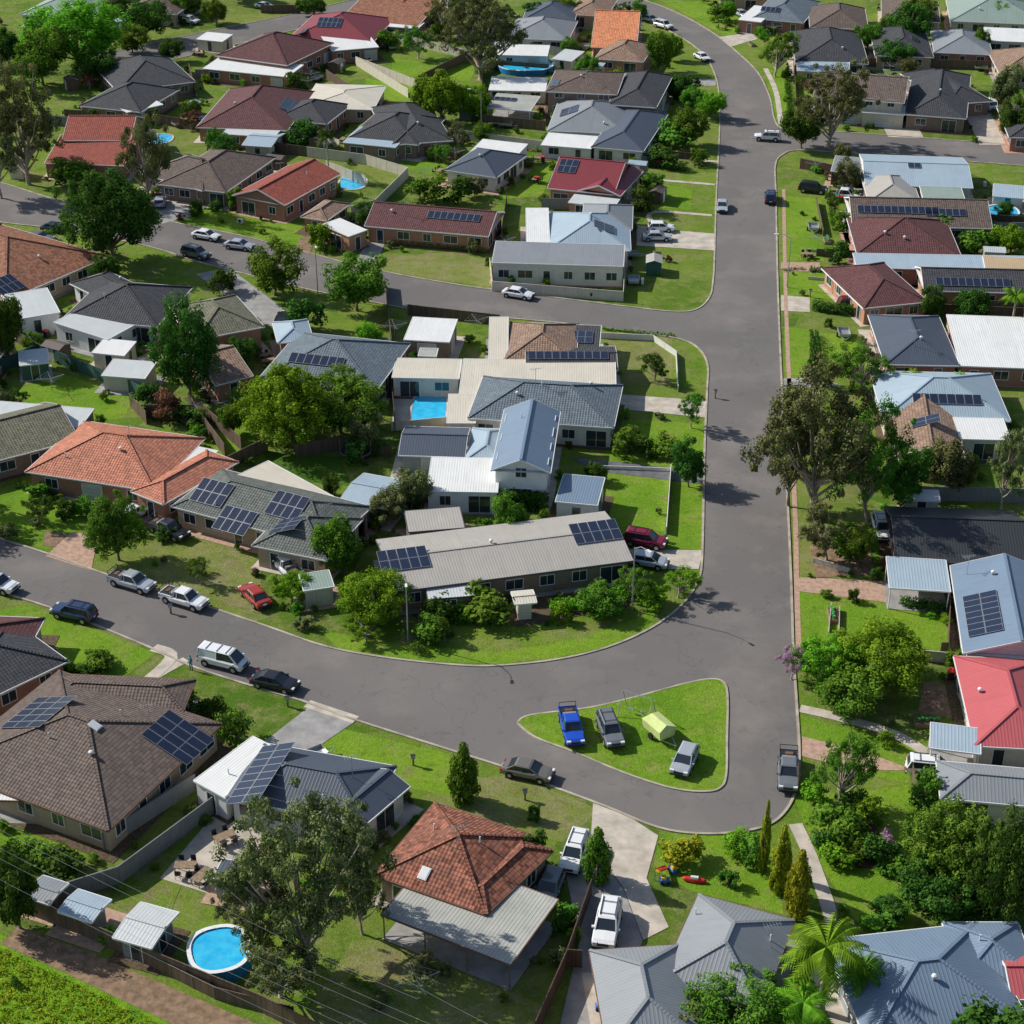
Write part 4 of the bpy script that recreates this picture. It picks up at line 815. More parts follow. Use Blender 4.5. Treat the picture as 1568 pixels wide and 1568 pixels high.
for a in [
 (462, 1345, 220, 270, 'G', 'o'), (400, 1390, 110, 170, 'G', 'o'), (550, 1350, 80, 150, 'G', 'o'), (425, 1470, 130, 130, 'g', 'o'), (1265, 670, 190, 230, 'G', 'o'), (1340, 700, 130, 180, 'G', 'm'), (1215, 680, 90, 170, 'G', 'o'), (1275, 155, 110, 120, 'G', 'o'), (1230, 195, 60, 60, 'b', 'd'), (735, 45, 130, 130, 'G', 'o'), (680, 20, 60, 60, 'g', 'o'),
 (30, 180, 115, 170, 'G', 'o'), (-10, 230, 80, 120, 'g', 'o'), (165, 325, 130, 140, 'B', 'd'), (115, 50, 150, 100, 'B', 'b'), (60, 85, 90, 80, 'b', 'm'), (150, 100, 60, 50, 'b', 'd'), (285, 530, 92, 145, 'B', 'd'), (430, 620, 140, 130, 'B', 'b'), (520, 615, 135, 105, 'B', 'm'),
 (418, 412, 84, 78, 'b', 'm'), (545, 432, 95, 85, 'b', 'm'), (220, 235, 75, 135, 'g', 'o'), (675, 145, 80, 80, 'b', 'b'), (725, 158, 50, 50, 'b', 'b'), (175, 805, 84, 105, 'B', 'm'), (510, 832, 80, 90, 'b', 'm'), (630, 748, 60, 70, 'b', 'o'), (590, 775, 60, 60, 'b', 'o'), (570, 912, 110, 90, 'B', 'b'),
 (445, 900, 60, 50, 'b', 'b'), (300, 870, 40, 45, 'g', 'm'), (1350, 1005, 145, 115, 'B', 'b'), (1270, 1010, 100, 85, 'B', 'b'), (1215, 1010, 50, 60, 'g', 'k'), (1300, 1055, 110, 60, 'b', 'm'), (1290, 1170, 95, 130, 'g', 'm'), (1470, 1300, 150, 150, 'B', 'm'), (1540, 1330, 110, 170, 'B', 'd'), (1440, 1370, 110, 100, 'b', 'd'),
 (1455, 712, 80, 90, 'b', 'o'), (1545, 705, 70, 130, 'g', 'o'), (1390, 730, 70, 90, 'b', 'd'), (1265, 1460, 130, 130, 'p', 'b'), (1230, 1540, 110, 90, 'p', 'b'), (1320, 1490, 80, 80, 'p', 'm'), (1400, 580, 50, 40, 'p', 'b'), (1470, 585, 45, 40, 'p', 'b'),
 (1172, 1283, 20, 105, 'c', 'y'), (1197, 1318, 38, 100, 'c', 'y'), (1224, 1355, 46, 100, 'c', 'y'), (710, 1185, 56, 92, 'c', 'm'), (915, 1310, 54, 84, 'c', 'm'), (360, 1113, 50, 50, 's', 'm'), (1060, 622, 46, 60, 'g', 'm'), (1013, 75, 42, 62, 'b', 'm'), (1050, 190, 60, 60, 'b', 'm'),
 (1090, 160, 45, 40, 'b', 'b'), (1040, 130, 60, 40, 'b', 'd'), (960, 678, 50, 42, 's', 'm'), (1022, 688, 45, 40, 's', 'm'), (990, 685, 30, 30, 's', 'd'), (1040, 890, 65, 55, 'g', 'b'), (970, 890, 60, 60, 'g', 'm'), (915, 920, 80, 55, 'b', 'm'), (860, 940, 30, 30, 's', 'b'), (740, 930, 80, 50, 's', 'm'), (670, 935, 60, 50, 's', 'd'), (700, 925, 50, 40, 's', 'b'), (660, 960, 60, 46, 's', 'm'), (560, 960, 60, 50, 'g', 'b'), (1000, 915, 50, 40, 's', 'b'),
 (1130, 1545, 160, 80, 'B', 'm'), (1050, 1565, 120, 60, 'B', 'o'), (20, 1360, 80, 120, 'b', 'd'), (1320, 560, 90, 80, 'g', 'm'), (1270, 810, 80, 90, 'g', 'o'), (1300, 830, 50, 60, 's', 'm'), (1420, 1210, 50, 60, 's', 'm'), (1300, 1270, 60, 60, 's', 'm'), (1350, 1300, 50, 50, 's', 'd'), (1285, 1310, 50, 40, 's', 'b'), (1355, 1290, 30, 30, 's', 'k'), (1270, 1250, 60, 50, 's', 'm'), (1330, 1250, 50, 50, 's', 'b'),
 (1265, 1285, 40, 36, 's', 'd'), (1320, 1300, 50, 44, 's', 'm'), (1370, 1325, 50, 40, 's', 'm'), (1310, 1230, 50, 44, 's', 'd'), (1250, 1215, 40, 40, 's', 'b'),
 (1430, 465, 40, 50, 'b', 'd'), (1485, 465, 60, 55, 'b', 'd'), (1555, 460, 50, 60, 'p', 'b'), (1285, 385, 36, 36, 's', 'd'), (1290, 340, 30, 30, 's', 'm'), (1440, 345, 60, 40, 's', 'm'), (1500, 370, 50, 40, 's', 'm'), (1550, 365, 60, 50, 'b', 'b'),
 (360, 305, 30, 34, 's', 'm'), (490, 362, 40, 40, 's', 'b'), (300, 320, 24, 24, 's', 'd'), (330, 215, 30, 40, 's', 'm'), (500, 215, 30, 60, 'p', 'd'), (465, 205, 50, 40, 's', 'd'), (565, 205, 24, 30, 's', 'r'), (600, 180, 30, 20, 's', 'm'), (450, 130, 36, 36, 's', 'd'), (650, 290, 50, 40, 's', 'm'), (700, 290, 50, 40, 's', 'd'), (950, 120, 30, 30, 's', 'm'),
 (1000, 285, 40, 36, 's', 'm'), (985, 305, 40, 40, 's', 'd'), (560, 545, 40, 30, 's', 'm'), (258, 620, 46, 50, 's', 'r'), (225, 605, 40, 40, 's', 'd'), (285, 640, 50, 30, 's', 'd'), (355, 640, 40, 50, 'b', 'm'), (555, 690, 60, 40, 's', 'd'), (100, 780, 36, 30, 's', 'd'), (60, 752, 40, 28, 's', 'm'), (130, 775, 30, 30, 's', 'm'),
 (1390, 40, 60, 60, 'b', 'd'), (1410, 20, 50, 50, 'b', 'm'), (1190, 75, 60, 70, 'g', 'm'), (1330, 55, 40, 40, 'b', 'm'), (1540, 130, 50, 60, 'b', 'o'), (1550, 180, 50, 60, 'b', 'd'), (1370, 80, 60, 40, 'b', 'd'), (1500, 60, 30, 40, 'b', 'm'), (1450, 130, 30, 30, 's', 'm'), (1530, 20, 40, 40, 'b', 'm'), (1200, 15, 40, 30, 'b', 'm'), (1100, 20, 30, 24, 's', 'm'),
 (220, 30, 70, 60, 'b', 'd'), (200, 60, 50, 40, 'b', 'm'), (280, 5, 60, 40, 'b', 'm'), (10, 70, 60, 60, 'b', 'd'), (260, 75, 40, 36, 'b', 'd'), (640, 60, 50, 50, 'g', 'm'), (900, 100, 40, 40, 'b', 'm'), (330, 15, 40, 40, 'b', 'm'), (480, 8, 50, 30, 'b', 'd'), (860, 10, 50, 36, 'b', 'm'), (760, 20, 60, 60, 'g', 'o'), (820, 20, 40, 30, 'b', 'd'), (590, 60, 40, 30, 's', 'm'), (1030, 210, 60, 40, 's', 'm'), (1020, 240, 50, 30, 's', 'd'), (1060, 150, 40, 40, 'b', 'm'), (1070, 240, 30, 26, 's', 'm'),
 (0, 500, 60, 110, 'b', 'd'), (110, 265, 60, 30, 's', 'm'), (1130, 1290, 50, 40, 's', 'b'), (1150, 1300, 40, 50, 's', 'm'), (1045, 1300, 60, 50, 's', 'y'), (1390, 560, 30, 30, 's', 'm'), (1245, 560, 24, 60, 's', 'd'), (820, 1300, 40, 60, 's', 'd'), (870, 1400, 40, 40, 's', 'm'), (955, 1490, 40, 40, 's', 'b'), (150, 1010, 50, 30, 's', 'm'),
 (130, 1030, 40, 26, 's', 'd'), (275, 1075, 60, 30, 's', 'm'), (320, 1080, 40, 30, 's', 'd'), (255, 815, 36, 20, 's', 'd'), (1465, 1010, 40, 36, 's', 'm'), (1360, 1390, 60, 50, 'b', 'd'), (1490, 1390, 90, 60, 's', 'd'), (1350, 1420, 60, 40, 's', 'm'), (230, 470, 40, 40, 's', 'm'), (340, 430, 40, 40, 's', 'd'), (470, 480, 50, 50, 's', 'd'), (500, 580, 40, 30, 's', 'm'),
 (1490, 1560, 60, 50, 'b', 'm'), (1290, 1400, 24, 30, 's', 'm'), (640, 990, 30, 20, 'g', 'm'), (680, 960, 26, 40, 'g', 'm'), (465, 955, 30, 24, 's', 'o'), (100, 1325, 70, 40, 's', 'd'), (60, 1310, 60, 40, 's', 'm')]: tree(*a)
# hedges
def hedge(pts, w, h, col='m', name='hedge'):
    g = [P(x, y) for x, y in pts]; cs = []
    for p, q in zip(g, g[1:]):
        L = (q-p).length; n = max(2, int(L/.35))
        for i in range(n+1):
            for k in range(max(2, int(w/.35))):
                for z in np.arange(.2, h, .35):
                    c = p.lerp(q, i/n); d = (q-p).normalized(); nr = Vector((-d.y, d.x, 0))
                    c = c+nr*((k/(max(2, int(w/.35))-1)-.5)*(w-.3)); cs.append((c.x+rs.normal()*.08, c.y+rs.normal()*.08, z+rs.normal()*.06))
    cs = np.array(cs)-np.array(g[0]); v, t = leaves(cs, np.full(len(cs), .3), 12, .12, rs.uniform(0, 1, len(cs)))
    me = leafmesh(name, v, t); link(name, me, g[0], 0, (1, 1, 1), COL[col])
for a in [([(680, 762), (760, 772), (835, 782)], 1.6, 2.0, 'd'), ([(600, 372), (745, 386)], 1.0, .7, 'm'), ([(1246, 475), (1345, 488)], 1.2, 1.3, 'd'), ([(1246, 515), (1250, 570)], 1.0, 1.0, 'd'), ([(845, 935), (900, 930), (980, 905)], 1.5, 1.2, 'b'),
          ([(1335, 455), (1340, 480)], 1.0, .9, 'd'), ([(1200, 415), (1230, 412)], .7, .5, 'm'), ([(1240, 415), (1300, 418)], .8, .6, 'd'), ([(650, 950), (770, 955)], 1.2, 1.0, 'm'), ([(30, 745), (95, 768)], 1.0, .8, 'd'), ([(1272, 310), (1275, 345)], .8, .8, 'm'),
          ([(540, 1500), (600, 1530)], .5, .3, 'm'), ([(1205, 130), (1212, 190)], .8, .8, 'd'), ([(1380, 925), (1450, 935)], 1.5, .6, 'd'), ([(990, 255), (1050, 262)], .8, .7, 'd'), ([(925, 505), (1030, 515)], .5, .5, 'm'), ([(10, 1310), (110, 1345)], 1.4, 1.4, 'd')]: hedge(*a)
# scattered planting round the houses
def free(x, y):
    return not any(inside(k, x, y) for k in KEEP)
def clear(x, y, r): return all(free(x+a*r, y+b*r) for a, b in ((0, 0), (1, 0), (-1, 0), (0, 1), (0, -1)))
feet = [k for k in KEEP[2:] if len(k) == 4]
for k in feet:
    for i4 in range(4):
        a, b = k[i4], k[(i4+1) % 4]
        L = math.dist(a, b); n = int(L/2.0)
        for i in range(n):
            if R.random() < .48:
                t = R.random(); dx, dy = (b[0]-a[0])/L, (b[1]-a[1])/L; off = R.uniform(.6, 6.5) if R.random() < .6 else R.uniform(.5, 1.2)
                x = a[0]+(b[0]-a[0])*t+dy*off; y = a[1]+(b[1]-a[1])*t-dx*off
                if free(x, y):
                    cl = R.choice(['leaf_mid', 'leaf_dark', 'leaf_mid', 'leaf_bright', 'leaf_olive', 'leaf_dark', 'leaf_red' if R.random() < .4 else 'leaf_mid'])
                    if off > 2 and y > 150 and R.random() < .22 and clear(x, y, 1.0):
                        s = R.uniform(2.2, 4.4); link('broadleaf_tree', R.choice(T['b']+T['g']), (x, y, 0), R.uniform(0, 6), (s, s, s*R.uniform(.9, 1.4)), cl)
                    else:
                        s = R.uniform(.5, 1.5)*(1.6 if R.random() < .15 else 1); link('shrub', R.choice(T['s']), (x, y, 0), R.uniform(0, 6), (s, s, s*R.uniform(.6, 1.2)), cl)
for i in range(110):
    x = R.uniform(-260, 260); y = R.uniform(60, 560)
    px = x/(y*.866+48.5)*F+784
    vis = -60 < px < 1630 and 88 < y < 400
    if vis or not free(x, y): continue
    s = R.uniform(5, 11); link('broadleaf_tree', R.choice(T['b']), (x, y, 0), R.uniform(0, 6), (s, s, s*R.uniform(.8, 1.2)), R.choice(['leaf_mid', 'leaf_dark', 'leaf_olive']))

# ---------------------------------------------------------------- vehicles
def car_mesh(kind):
    b = MB(); W = .9
    spec = {'sedan': (4.6, .50, [(-2.3, .62), (-2.15, .88), (-1.5, .95), (.95, .93), (1.9, .80), (2.22, .70), (2.3, .5)], (-1.75, -1.0, .35, 1.15), 1.42),
            'hatch': (4.1, .50, [(-2.05, .65), (-1.98, .95), (-1.3, .98), (.9, .96), (1.7, .84), (2.0, .7), (2.05, .5)], (-1.95, -1.5, .3, 1.1), 1.5),
            'suv': (4.7, .62, [(-2.35, .7), (-2.28, 1.05), (-1.3, 1.08), (1.0, 1.06), (2.0, .98), (2.3, .85), (2.35, .6)], (-2.25, -1.95, .45, 1.15), 1.75),
            'ute': (5.2, .62, [(-2.6, .7), (-2.58, 1.02), (-1.0, 1.04), (1.2, 1.05), (2.25, .98), (2.55, .85), (2.6, .6)], (-.85, -.6, .6, 1.25), 1.75),
            'van': (4.9, .55, [(-2.45, .7), (-2.42, 1.15), (-1.3, 1.15), (1.6, 1.1), (2.2, .95), (2.42, .8), (2.45, .55)], (-2.4, -2.3, 1.1, 1.95), 1.98)}[kind]
    L, zb, prof, (g0, g1, g2, g3), zr = spec; zb = .30 if kind in ('sedan', 'hatch') else .38
    secs = []
    for x, zt in prof:
        e = abs(x)/(L/2); w = W*(1-.10*max(0, (e-.75)/.25)**2)
        secs.append([(x, -w*.93, zb), (x, -w, zb+.18), (x, -w, zt-.14), (x, -w*.88, zt), (x, 0, zt+.02), (x, w*.88, zt), (x, w, zt-.14), (x, w, zb+.18), (x, w*.93, zb)])
        if zt-.14 < zb+.18: secs[-1] = [(p[0], p[1], max(p[2], zb)) for p in secs[-1]]
    vs = [p for s in secs for p in s]; n = 9; fs = []
    for i in range(len(secs)-1):
        for k in range(n):
            fs.append((i*n+k, i*n+(k+1) % n, (i+1)*n+(k+1) % n, (i+1)*n+k))
    fs += [tuple(range(n)), tuple(range((len(secs)-1)*n, len(secs)*n))]
    b.add(vs, fs, 'paint_white')
    zt = .93 if kind in ('sedan', 'hatch') else (1.04 if kind != 'van' else 1.1); wr = W*.74; wb = W*.87
    bot = [(g0, -wb, zt-.02), (g3, -wb, zt-.02), (g3, wb, zt-.02), (g0, wb, zt-.02)]; top = [(g1, -wr, zr-.05), (g2, -wr, zr-.05), (g2, wr, zr-.05), (g1, wr, zr-.05)]
    b.add(bot+top, [(0, 1, 5, 4), (1, 2, 6, 5), (2, 3, 7, 6), (3, 0, 4, 7)], 'window_glass')
    t2 = [(g1-.08, -wr-.03, zr-.07), (g2+.08, -wr-.03, zr-.07), (g2+.08, wr+.03, zr-.07), (g1-.08, wr+.03, zr-.07), (g1+.1, -wr+.1, zr), (g2-.1, -wr+.1, zr), (g2-.1, wr-.1, zr), (g1+.1, wr-.1, zr)]
    b.add(t2, [(0, 1, 5, 4), (1, 2, 6, 5), (2, 3, 7, 6), (3, 0, 4, 7), (4, 5, 6, 7), (3, 2, 1, 0)], 'paint_white')
    for i in range(4): b.beam(bot[i], top[i], .09, .09, 'paint_white')
    for sy in (-1, 1):
        for xm in ((-.35,) if kind in ('ute',) else (-.3, g1+.15 if kind != 'sedan' else -.3)):
            b.beam((xm, sy*(wb+.005), zt), (xm, sy*(wr+.015), zr-.06), .09, .05, 'paint_white')
        b.bx(g3-.35, g3-.18, sy*W+(-.02 if sy > 0 else -.16), sy*W+(.16 if sy > 0 else .02), zt-.02, zt+.12, 'paint_white')
        b.bx(-L/2+.6, L/2-.6, sy*W*.985-.02, sy*W*.985+.02, zb-.02, zb+.06, 'plastic_dark')
    if kind == 'van':
        for sy in (-1, 1): b.add([(g0+.1, sy*(wb+.012), zt+.02), (-.3, sy*(wb+.012), zt+.02), (-.3, sy*(wr+.02), zr-.12), (g1+.1, sy*(wr+.02), zr-.12)], [(0, 1, 2, 3)], 'paint_white')
        for x in (-1.5, -.3, .7): b.bx(x-.03, x+.03, -.65, .65, zr+.02, zr+.07, 'steel')
    if kind == 'suv':
        for sy in (-1, 1): b.beam((g1+.2, sy*.55, zr+.06), (g2-.2, sy*.55, zr+.06), .05, .05, 'plastic_dark')
        for x in (-1.2, 0.1): b.beam((x, -.55, zr+.07), (x, .55, zr+.07), .05, .03, 'plastic_dark')
    if kind == 'ute':
        b.bx(-2.5, -.95, -.76, .76, 1.03, 1.055, 'plastic_dark')
        for sy in (-1, 1): b.bx(-2.55, -.95, sy*.82-.05, sy*.82+.05, 1.0, 1.12, 'paint_white')
        b.bx(-2.6, -2.52, -.85, .85, .8, 1.12, 'paint_white'); b.bx(-1.35, -1.0, -.6, .6, 1.055, 1.35, 'steel'); b.bx(-2.1, -1.6, -.3, .4, 1.055, 1.2, 'trim_brown')
        for x in (-1.05, -2.4):
            b.beam((x, -.78, 1.7), (x, .78, 1.7), .05, .05, 'plastic_dark')
            for sy in (-1, 1): b.beam((x, sy*.78, 1.05), (x, sy*.78, 1.7), .05, .05, 'plastic_dark')
    wx = L/2-.88; rw = .33 if kind in ('sedan', 'hatch') else .38
    for x in (-wx, wx*.98):
        for sy in (-1, 1):
            b.tube([(x, sy*(W-.12), rw+.03), (x, sy*(W+.008), rw+.03)], [rw+.06]*2, 'plastic_dark', 18)
            b.tube([(x, sy*(W-.2), rw), (x, sy*(W+.02), rw), (x, sy*(W+.035), rw)], [rw, rw, rw*.9], 'tyre', 18)
            b.tube([(x, sy*(W+.03), rw), (x, sy*(W+.045), rw)], [rw*.62, rw*.5], 'steel', 10)
    hz = prof[-3][1]
    for sy in (-1, 1):
        b.box((L/2-.13, sy*.62, hz-.13), Vector((.13, 0, 0)), Vector((0, .18, 0)), Vector((0, 0, .07)), 'lamp_clear')
        b.box((-L/2+.05, sy*.68, prof[1][1]-.16), Vector((.08, 0, 0)), Vector((0, .15, 0)), Vector((0, 0, .09)), 'lamp_red')
    b.bx(L/2-.1, L/2+.03, -.42, .42, hz-.32, hz-.12, 'plastic_dark'); b.bx(L/2-.12, L/2+.06, -.8, .8, zb, zb+.16, 'plastic_dark'); b.bx(-L/2-.05, -L/2+.1, -.8, .8, zb, zb+.18, 'plastic_dark')
    b.bx(-L/2-.06, -L/2-.02, -.2, .2, .62, .74, 'lamp_clear')
    return b.mesh(kind)
CM = {k: car_mesh(k) for k in ('sedan', 'hatch', 'suv', 'ute', 'van')}
CN = {'sedan': 'parked_sedan', 'hatch': 'parked_hatchback', 'suv': 'parked_suv', 'ute': 'parked_pickup_truck', 'van': 'parked_van'}
def car(cx, cy, dx, dy, kind, col, z=.055, sc=1.0):
    p = P(cx, cy, .75); q = P(cx+dx, cy+dy, .75); d = q-p
    o = link(CN[kind], CM[kind], (p.x, p.y, z), math.atan2(d.y, d.x), (sc,)*3); me = o.data
    for i, m in enumerate(me.materials):
        if m.name == 'paint_white': o.material_slots[i].link = 'OBJECT'; o.material_slots[i].material = _mc['paint_'+col]
for a in [(1175, 209, -20, -1, 'suv', 'white'), (1106, 314, 0, 20, 'sedan', 'silver'), (1180, 301, 0, -20, 'suv', 'navy'), (1075, 86, 10, 5, 'sedan', 'white'), (1016, 38, 15, 4, 'suv', 'white'), (995, 28, 15, 4, 'sedan', 'silver'), (793, 448, 25, 4, 'sedan', 'white'),
          (315, 359, 25, 4, 'sedan', 'white'), (366, 374, 25, 3, 'sedan', 'silver'), (300, 387, 25, 6, 'suv', 'grey'), (434, 486, 10, -15, 'sedan', 'black'), (1006, 361, 25, 0, 'sedan', 'silver'), (1012, 347, 25, 0, 'hatch', 'white'), (202, 890, 30, 9, 'ute', 'silver'), (282, 916, 30, 9, 'ute', 'white'),
          (113, 937, -28, -6, 'suv', 'navy'), (-5, 893, 30, 8, 'suv', 'white'), (342, 1010, 32, 8, 'van', 'white'), (421, 1042, 32, 7, 'sedan', 'black'), (390, 910, -20, -20, 'sedan', 'red'), (438, 866, -18, -18, 'ute', 'white'), (258, 810, 20, 8, 'ute', 'black'), (206, 783, 20, -10, 'hatch', 'white'),
          (808, 1178, 40, 8, 'sedan', 'bronze'), (875, 1113, 8, 30, 'ute', 'blue', .13), (934, 1118, 12, 30, 'suv', 'grey', .13), (1049, 1163, -13, 26, 'hatch', 'silver', .13), (1207, 1180, 0, 30, 'ute', 'grey'), (880, 1305, -10, 26, 'suv', 'white'), (842, 1356, -10, 24, 'hatch', 'grey'), (930, 1415, -6, 30, 'suv', 'white', .055, 1.06),
          (988, 826, 25, 4, 'suv', 'maroon'), (994, 857, 20, 3, 'hatch', 'silver'), (1428, 1176, 20, 2, 'suv', 'white'), (1350, 808, 6, 20, 'suv', 'white'), (1308, 466, 15, 0, 'suv', 'maroon'), (1293, 298, 20, 2, 'ute', 'white'), (1245, 288, 20, 2, 'suv', 'black'), (1370, 174, 3, 10, 'sedan', 'black'), (1338, 171, 3, 10, 'sedan', 'grey'), (1520, 162, 3, 12, 'suv', 'white'), (1497, 163, 3, 12, 'suv', 'black'),
          (290, 31, 15, 2, 'suv', 'white'), (405, 8, 15, 2, 'sedan', 'white'), (85, 348, 15, 2, 'sedan', 'navy'), (60, 362, 15, 2, 'sedan', 'grey'), (245, 308, 3, -14, 'hatch', 'silver'), (248, 287, 3, -14, 'sedan', 'grey'), (1540, 163, 3, 12, 'hatch', 'red'), (1135, 20, 15, 8, 'sedan', 'silver'), (972, 120, 0, 5, 'hatch', 'white'), (1030, 140, 5, 1, 'hatch', 'grey')]: car(*a)

# ---------------------------------------------------------------- pools
def pool(cx, cy, w, h, above=0., name='swimming_pool', rot=0, rect=False):
    s = scl(cx, cy); a = w/2/s; bb = h/2/s/math.sin(dep(cy)); c = P(cx, cy, above); n = 36; b = MB(); ring = []
    for k in range(n):
        t = 2*math.pi*k/n; x, y = math.cos(t), math.sin(t); e = .45 if rect else .8
        x = math.copysign(abs(x)**e, x)*a; y = math.copysign(abs(y)**e, y)*bb; ring.append(Vector((x, y, 0)))
    M = Matrix.Rotation(rot, 3, 'Z'); ring = [M @ r for r in ring]
    z0 = above-.12 if above else .06; base = Vector((c.x, c.y, 0))
    b.add([base+r+Z*z0 for r in ring], [tuple(range(n))], 'pool_water')
    o1 = [base+r+Z*(max(above, .10)) for r in ring]; o2 = [base+r*1.0+r.normalized()*.35+Z*(max(above, .10)) for r in ring]; o3 = [Vector((p.x, p.y, 0)) for p in o2]; o4 = [Vector((p.x, p.y, z0)) for p in o1]
    for k in range(n):
        j = (k+1) % n
        b.add([o1[k], o1[j], o2[j], o2[k]], [(0, 1, 2, 3)], 'concrete_pale' if not above else 'trim_white'); b.add([o2[k], o2[j], o3[j], o3[k]], [(0, 1, 2, 3)], 'concrete_pale' if not above else 'pool_liner'); b.add([o1[k], o1[j], o4[j], o4[k]], [(0, 1, 2, 3)], 'pool_liner')
    b.obj(name, None, base)
    KEEP.append([(p.x, p.y) for p in o2])
pool(657, 628, 52, 44, rect=True); pool(335, 1452, 82, 62, 1.2, 'above_ground_pool', .3); pool(805, 97, 80, 20, 1.1, 'above_ground_pool'); pool(540, 280, 40, 20); pool(245, 213, 36, 14); pool(425, 207, 30, 14); pool(1535, 322, 44, 16, .9, 'above_ground_pool'); pool(315, 183, 26, 10, .8, 'above_ground_pool'); pool(1500, 5, 30, 8)

# ---------------------------------------------------------------- small yard items
def mk(fn):
    b = MB(); fn(b); return b
def bin_(b):
    b.add([(-.24, -.3, .08), (.24, -.3, .08), (.24, .3, .08), (-.24, .3, .08), (-.29, -.37, .95), (.29, -.37, .95), (.29, .37, .95), (-.29, .37, .95)], [(0, 1, 5, 4), (1, 2, 6, 5), (2, 3, 7, 6), (3, 0, 4, 7), (3, 2, 1, 0)], 'plastic_dark')
    b.bx(-.31, .31, -.41, .39, .95, 1.03, 'toy_red'); b.beam((-.3, .42, .98), (.3, .42, .98), .04, .04, 'plastic_dark')
    for s in (-1, 1): b.tube([(s*.2, .33, .1), (s*.27, .33, .1)], [.1, .1], 'tyre', 10)
def tramp(b):
    n = 24; pts = [(1.8*math.cos(2*math.pi*k/n), 1.8*math.sin(2*math.pi*k/n), .85) for k in range(n+1)]
    b.add([Vector(p)*.92+Z*.07 for p in pts[:-1]], [tuple(range(n))], 'plastic_dark'); b.tube(pts, [.09]*(n+1), 'paving_dark', 6, False)
    for k in range(0, n, 4): b.tube([pts[k], (pts[k][0], pts[k][1], 0)], [.03, .03], 'steel', 5); b.tube([pts[k], (pts[k][0]*1.02, pts[k][1]*1.02, 2.5)], [.025, .025], 'steel', 5)
def hoist(b):
    b.tube([(0, 0, 0), (0, 0, 2.1)], [.04, .03], 'steel', 6)
    for k in range(4):
        a = k*math.pi/2+.4; c = Vector((math.cos(a), math.sin(a), 0)); a2 = a+math.pi/2; c2 = Vector((math.cos(a2), math.sin(a2), 0)); b.beam(Z*1.8, c*1.8+Z*2.1, .04, .04, 'steel')
        for r in (.7, 1.2, 1.75): b.beam(c*r+Z*(1.85+.13*r), c2*r+Z*(1.85+.13*r), .015, .015, 'steel')
def table(b):
    b.bx(-.9, .9, -.45, .45, .70, .75, 'timber')
    for x in (-.8, .8):
        for y in (-.38, .38): b.bx(x-.03, x+.03, y-.03, y+.03, 0, .7, 'timber')
    for k, (x, y, s) in enumerate(((-.5, -.8, -1), (.5, -.8, -1), (-.5, .8, 1), (.5, .8, 1))):
        b.bx(x-.22, x+.22, y-.22, y+.22, .42, .47, 'plastic_dark'); b.bx(x-.22, x+.22, y+s*.22-.02, y+s*.22+.02, .47, .92, 'plastic_dark')
        for i, j in ((-1, -1), (1, 1), (-1, 1), (1, -1)): b.beam((x+i*.2, y+j*.2, 0), (x+i*.2, y+j*.2, .42), .03, .03, 'plastic_dark')
def tank(b):
    b.tube([(0, 0, 0), (0, 0, 1.9), (0, 0, 2.15), (0, 0, 2.2)], [1.1, 1.1, .4, .25], 'tank_beige', 20)
    for z in (.4, .8, 1.2, 1.6): b.tube([(0, 0, z), (0, 0, z+.08)], [1.13, 1.13], 'tank_beige', 20)
def planter(b):
    b.bx(-1.2, 1.2, -.5, .5, 0, .4, 'timber'); b.bx(-1.12, 1.12, -.42, .42, .4, .42, 'mulch')
    for i in range(6): b.tube([(-.9+i*.36, .1*(i % 2), .4), (-.9+i*.36, .1*(i % 2), .75)], [.05, .16], 'toy_green', 6)
def shed_(rm, wm):
    def f(b):
        b.bx(-1.5, 1.5, -1.1, 1.1, 0, 1.95, wm); b.bx(-.5, .5, -1.14, -1.1, 0, 1.8, 'trim_white')
        q = [(-1.62, -1.22, 1.95), (1.62, -1.22, 1.95), (1.62, 1.22, 1.95), (-1.62, 1.22, 1.95), (-1.62, 0, 2.35), (1.62, 0, 2.35)]
        b.add(q, [(0, 1, 5, 4), (2, 3, 4, 5)], rm, [[(0, 0), (3.2, 0), (3.2, 1.2), (0, 1.2)]]*2); b.add(q, [(0, 4, 3), (1, 2, 5)], wm)
    return f
def letter(b):
    b.bx(-.08, .08, -.08, .08, 0, .8, 'timber'); b.bx(-.2, .2, -.16, .16, .8, 1.1, 'stone'); b.add([(-.22, -.18, 1.1), (.22, -.18, 1.1), (.22, .18, 1.1), (-.22, .18, 1.1), (-.22, 0, 1.25), (.22, 0, 1.25)], [(0, 1, 5, 4), (2, 3, 4, 5), (0, 4, 3), (1, 2, 5)], 'metal_slate')
def trailer(b):
    b.bx(-1.2, 1.2, -.75, .75, .5, .56, 'steel')
    for s in (-1, 1): b.bx(-1.2, 1.2, s*.75-.03, s*.75+.03, .562, .9, 'steel'); b.tube([(0, s*.8, .3), (0, s*.98, .3)], [.3, .3], 'tyre', 14); b.beam((1.2, s*.6, .5), (2.2, 0, .5), .07, .07, 'steel')
    b.bx(-1.23, -1.2, -.75, .75, .56, .9, 'steel'); b.bx(1.2, 1.23, -.75, .75, .56, .9, 'steel')
